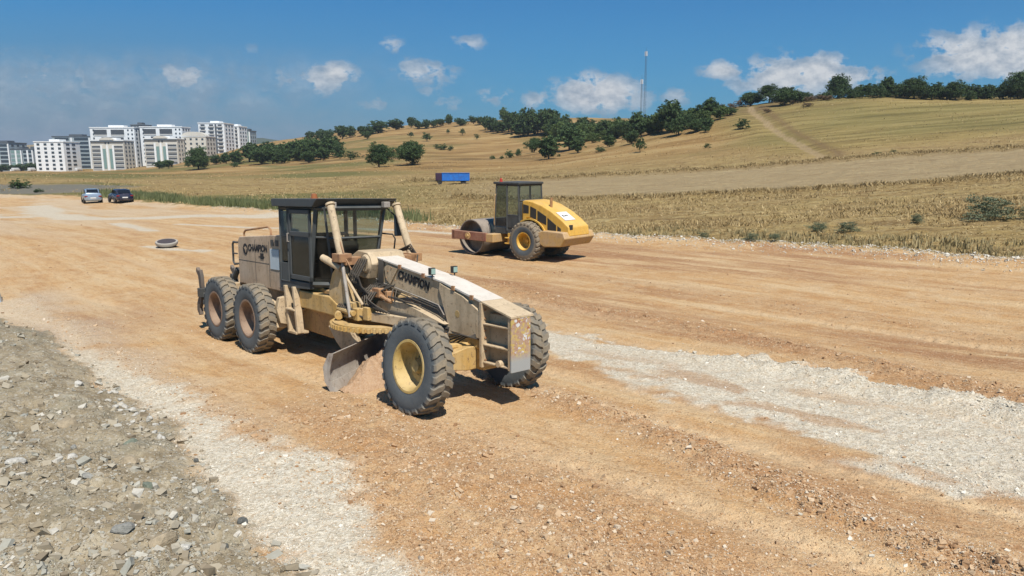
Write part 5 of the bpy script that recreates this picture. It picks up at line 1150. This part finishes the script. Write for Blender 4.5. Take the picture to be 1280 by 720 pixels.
# single rocks one can tell apart
def rock_mesh(seed,flatz=.6):
    import bmesh
    bm=bmesh.new(); bmesh.ops.create_icosphere(bm,subdivisions=2,radius=.5); r=random.Random(seed)
    pl=[(Vector((r.gauss(0,1),r.gauss(0,1),r.gauss(0,1))).normalized(),r.uniform(.26,.40)) for _ in range(11)]
    for v in bm.verts:
        for n_,d_ in pl:
            q=v.co.dot(n_)
            if q>d_: v.co-=n_*(q-d_)
        v.co+=Vector((r.gauss(0,.008),r.gauss(0,.008),r.gauss(0,.008))); v.co.z*=flatz
    me=bpy.data.meshes.new('rock'); bm.to_mesh(me); bm.free(); return me
RM=[rock_mesh(s,.5+.12*(s%3)) for s in range(6)]
def rock_mat(n,c): 
    g=NT(n,.9,.15); co_=g.co('Object'); a=g.noise(co_,4,5,.7); g2=g.noise(co_,16,4,.7); return g.done(g.mix(g.rng(a,.35,.65),c,tuple(q*.62 for q in c)),g.bump(g2,.5,.03))
KM={'tan':rock_mat('tan_rock',(.42,.34,.23)),'grey':rock_mat('grey_rock',(.34,.33,.29)),'green':rock_mat('green_grey_rock',(.21,.235,.18)),'pale':rock_mat('pale_rock',(.60,.57,.50)),'dark':rock_mat('dark_rock',(.15,.15,.135))}
RK=[(-5.04,7.78,.242,'tan'),(-4.62,7.17,.12,'grey'),(-4.42,6.81,.15,'pale'),(-4.78,6.56,.19,'pale'),(-3.8,6.75,.21,'tan'),(-3.37,6.25,.15,'green'),(-4.13,7.39,.164,'green'),(-2.67,5.1,.23,'tan'),(-2.3,5.68,.13,'dark'),(-3.0,5.17,.195,'grey'),(-2.23,5.15,.10,'dark'),(-6.14,9.82,.142,'pale'),(-3.95,6.3,.154,'grey'),(-3.32,7.12,.095,'dark'),(-2.47,4.98,.13,'pale')]
RLb=['long tan boulder in the upper left of the spoil bank','small grey rock just below the long tan boulder','pale angular rock below the small grey rock','flat pale slab near the left edge of the picture','tan blocky rock in the middle of the spoil bank','green grey rock right of the tan blocky rock','greenish rock upper middle of the bank beside the pale stone strip','largest tan boulder at the bottom of the spoil bank','dark rock on the lower rim of the bank beside white gravel','flat grey slab left of the largest tan boulder','small dark rock near the bottom right of the bank','pale rock alone near the top of the spoil bank','grey rock in the lower middle of the spoil bank','small dark rock on the rim of the bank, midway down','pale rock at the bottom edge beside the largest boulder']
_r=random.Random(2)
for i,(x,y,s,k) in enumerate(RK):
    o=bpy.data.objects.new('rock',RM[i%6].copy()); COL.objects.link(o); o.data.materials.append(KM[k]); sx=s*1.15; o.scale=(sx,sx*.75,sx*.8)
    o.location=(x,y,gz(x,y)+s*.06); o.rotation_euler=(_r.uniform(-.3,.3),_r.uniform(-.3,.3),_r.uniform(0,3)); tag(o,RLb[i],'rock')
PALE=[(-4.62,8.35,.084),(-4.14,7.92,.077),(-4.5,8.52,.09),(-5.69,9.53,.09),(-4.97,8.72,.067),(-4.61,8.36,.068),(-4.84,8.77,.108),(-4.97,8.96,.093),(-5.12,9.12,.089),(-5.34,9.4,.117),(-4.72,8.6,.083),(-5.39,9.47,.069),(-4.73,8.79,.102),(-4.36,8.04,.089),(-5.06,8.79,.085),(-5.59,9.73,.107),(-4.24,8.29,.059),(-5.58,9.57,.07),(-5.47,9.32,.121),(-4.27,8.22,.069),(-3.97,7.76,.077),(-4.04,7.83,.1),(-4.61,8.69,.069),(-5.14,9.1,.12)]
for i,(x,y,s) in enumerate(PALE):
    if len(RM)<12: 
        for q in RM[:6]:
            c=q.copy(); c.materials.append(KM['pale']); RM.append(c)
    o=bpy.data.objects.new('pale_rock',RM[6+i%6]); COL.objects.link(o); o.scale=(s*1.3,s,s*1.1); o.location=(x,y,gz(x,y)+s*.1); o.rotation_euler=(_r.uniform(-.4,.4),_r.uniform(-.4,.4),_r.uniform(0,3))
    tag(o,'pale angular stone in the line along the upper rim of the spoil bank','rock','pale stones along the bank rim')
# ---------------------------------------------------------------- camera, light, sky
cam=bpy.data.cameras.new('camera'); co=bpy.data.objects.new('camera',cam); COL.objects.link(co)
co.location=(0,0,CAMZ); co.rotation_euler=(R_(90)-PITCH,0,0)
cam.sensor_width=36; cam.lens=FPX/1280*36; cam.clip_start=.1; cam.clip_end=20000
SC.camera=co

sl=bpy.data.lights.new('sun','SUN'); sl.energy=4.6; sl.angle=R_(.53); sl.color=(1,.95,.87)
so=bpy.data.objects.new('sun',sl); COL.objects.link(so); so.rotation_euler=SUN.to_track_quat('Z','Y').to_euler()
w=bpy.data.worlds.new('World'); SC.world=w; w.use_nodes=True; w.cycles.sampling_method='MANUAL'; w.cycles.sample_map_resolution=512; t=w.node_tree; bg=t.nodes['Background']
sky=t.nodes.new('ShaderNodeTexSky'); sky.sky_type='NISHITA'; sky.sun_disc=False
sky.sun_elevation=math.asin(SUN.z); sky.sun_rotation=math.atan2(SUN.x,SUN.y); sky.altitude=300; sky.air_density=1.0; sky.dust_density=.6; sky.ozone_density=2.5
bg.inputs[1].default_value=.10
class WT(NT):
    def __init__(s,t): s.t=t
g=WT(t)
d=g.co('Generated'); x=g.sep(d,0);y=g.sep(d,1);z=g.sep(d,2)
yy=g.math('MAXIMUM',y,.05)
az=g.math('DIVIDE',x,yy); el=g.math('DIVIDE',z,yy)
cv=g.n('ShaderNodeCombineXYZ'); g.put(cv.inputs[0],az); g.put(cv.inputs[1],g.math('MULTIPLY',el,1.5))
n1=g.noise(cv.outputs[0],30,8,.62,.1); up_=g.n('ShaderNodeVectorMath',operation='ADD'); g.put(up_.inputs[0],cv.outputs[0]); up_.inputs[1].default_value=(.003,.012,0); n2=g.noise(up_.outputs[0],30,4,.6,.1)
CLOUDS=[(0.113,0.088,0.053,0.022,1.1),(0.081,0.083,0.028,0.013,0.7),(0.151,0.081,0.033,0.015,0.8),(-0.118,0.116,0.038,0.015,0.75),(-0.134,0.124,0.02,0.011,0.7),(-0.099,0.109,0.024,0.01,0.6),(-0.11,0.092,0.016,0.008,0.5),(-0.161,0.15,0.017,0.009,0.7),(-0.059,0.154,0.024,0.009,0.65),(-0.258,0.108,0.047,0.018,0.8),(-0.238,0.113,0.024,0.015,0.95),(-0.29,0.102,0.04,0.011,0.35),(-0.438,0.109,0.027,0.013,0.8),(-0.454,0.116,0.018,0.01,0.7),(-0.541,0.126,0.022,0.01,0.45),(-0.558,0.106,0.05,0.023,0.5),(-0.623,0.1,0.067,0.028,0.5),(-0.678,0.09,0.056,0.036,0.5),(-0.674,0.142,0.022,0.015,0.35),(-0.483,0.1,0.049,0.02,0.4),(-0.417,0.128,0.024,0.009,0.3),(-0.347,0.145,0.01,0.006,0.35),(-0.345,0.087,0.033,0.015,0.35),(-0.183,0.075,0.024,0.009,0.5),(-0.151,0.074,0.016,0.008,0.45),(-0.076,0.076,0.031,0.01,0.5),(-0.024,0.083,0.028,0.01,0.6),(0.035,0.08,0.02,0.011,0.75),(0.221,0.085,0.018,0.01,0.7),(0.284,0.118,0.027,0.011,0.95),(0.37,0.108,0.061,0.026,1.0),(0.409,0.116,0.042,0.022,1.05),(0.322,0.103,0.033,0.017,0.75),(0.451,0.109,0.047,0.017,0.85),(0.614,0.139,0.064,0.028,1.0),(0.578,0.145,0.027,0.015,0.85),(0.663,0.141,0.053,0.031,1.1),(0.627,0.114,0.067,0.018,0.55),(-0.774,0.095,0.089,0.051,0.6),(0.77,0.126,0.067,0.038,0.9)]
tot=None
pv=g.n('ShaderNodeCombineXYZ'); g.put(pv.inputs[0],az); g.put(pv.inputs[1],el)
for (cx,cy,rx,ry,s) in CLOUDS:
    q=g.n('ShaderNodeVectorMath',operation='MULTIPLY_ADD'); g.put(q.inputs[0],pv.outputs[0]); q.inputs[1].default_value=(.82/rx,.82/ry,0); q.inputs[2].default_value=(-.82*cx/rx,-.82*cy/ry,0)
    r=g.n('ShaderNodeVectorMath',operation='DOT_PRODUCT'); g.put(r.inputs[0],q.outputs[0]); g.put(r.inputs[1],q.outputs[0])
    v=g.math('MULTIPLY_ADD',r.outputs['Value'],-.5*s,s)
    tot=v if tot is None else g.math('MAXIMUM',tot,v)
mask=g.math('SUBTRACT',tot,g.math('MULTIPLY',g.rng(n1,.34,.66),.98))
mask=g.rng(mask,-.10,.20,0,1)
mask=g.math('MULTIPLY',mask,g.rng(tot,.15,.95,.18,.95))
bank_=g.math('MULTIPLY',g.math('MULTIPLY',g.rng(az,-.08,-.42,0,1),g.rng(el,.155,.115,0,1)),g.rng(n2,.36,.62,.15,1)); mask=g.math('MAXIMUM',mask,g.math('MULTIPLY',bank_,.5))
lit=g.math('ADD',g.math('MULTIPLY',g.math('SUBTRACT',n1,n2),2.4),g.math('MULTIPLY',tot,.5))  # sunlit cloud tops and grey undersides painted in from the noise offset
tint=g.mix(g.rng(lit,-.05,.75),(2.4,3.0,3.7),(5.6,5.7,5.8))
skc=g.mix(1.,sky.outputs[0],(.14,.50,.745),'MULTIPLY')
hz=g.rng(g.math('ADD',el,g.math('MULTIPLY',az,.06)),.0,.22,1,0)
skc=g.mix(g.math('MULTIPLY',hz,.55),skc,(.48,1.75,3.0))
# greyer air low on the left side
lh=g.math('MULTIPLY',g.rng(az,.05,-.55,0,1),g.rng(el,.21,.03,0,1))
skc=g.mix(g.math('MULTIPLY',lh,.75),skc,(1.2,1.85,2.55))
fin=g.mix(mask,skc,tint)
t.links.new(fin,bg.inputs[0])
SC.view_settings.view_transform='Standard'; SC.view_settings.look='None'; SC.view_settings.exposure=.33; SC.view_settings.gamma=1
SC.view_settings.use_curve_mapping=False
SC.render.resolution_x=1024; SC.render.resolution_y=576
SC.cycles.max_bounces=5; SC.cycles.diffuse_bounces=2; SC.cycles.glossy_bounces=3; SC.cycles.transparent_max_bounces=8; SC.cycles.transmission_bounces=4

# ---------------------------------------------------------------- summer haze
b=MB(); b.box(-8500,8500,-12,7600,-60,120); hm=bpy.data.materials.new('haze_air'); hm.use_nodes=True; ht=hm.node_tree; ht.nodes.clear()
ho=ht.nodes.new('ShaderNodeOutputMaterial'); hv=ht.nodes.new('ShaderNodeVolumePrincipled'); hv.inputs['Color'].default_value=(.80,.86,.95,1); hv.inputs['Density'].default_value=.00022; hv.inputs['Anisotropy'].default_value=.2
ht.links.new(hv.outputs[0],ho.inputs['Volume']); tag(b.build('haze',hm,None,smooth=False),kind='stuff')
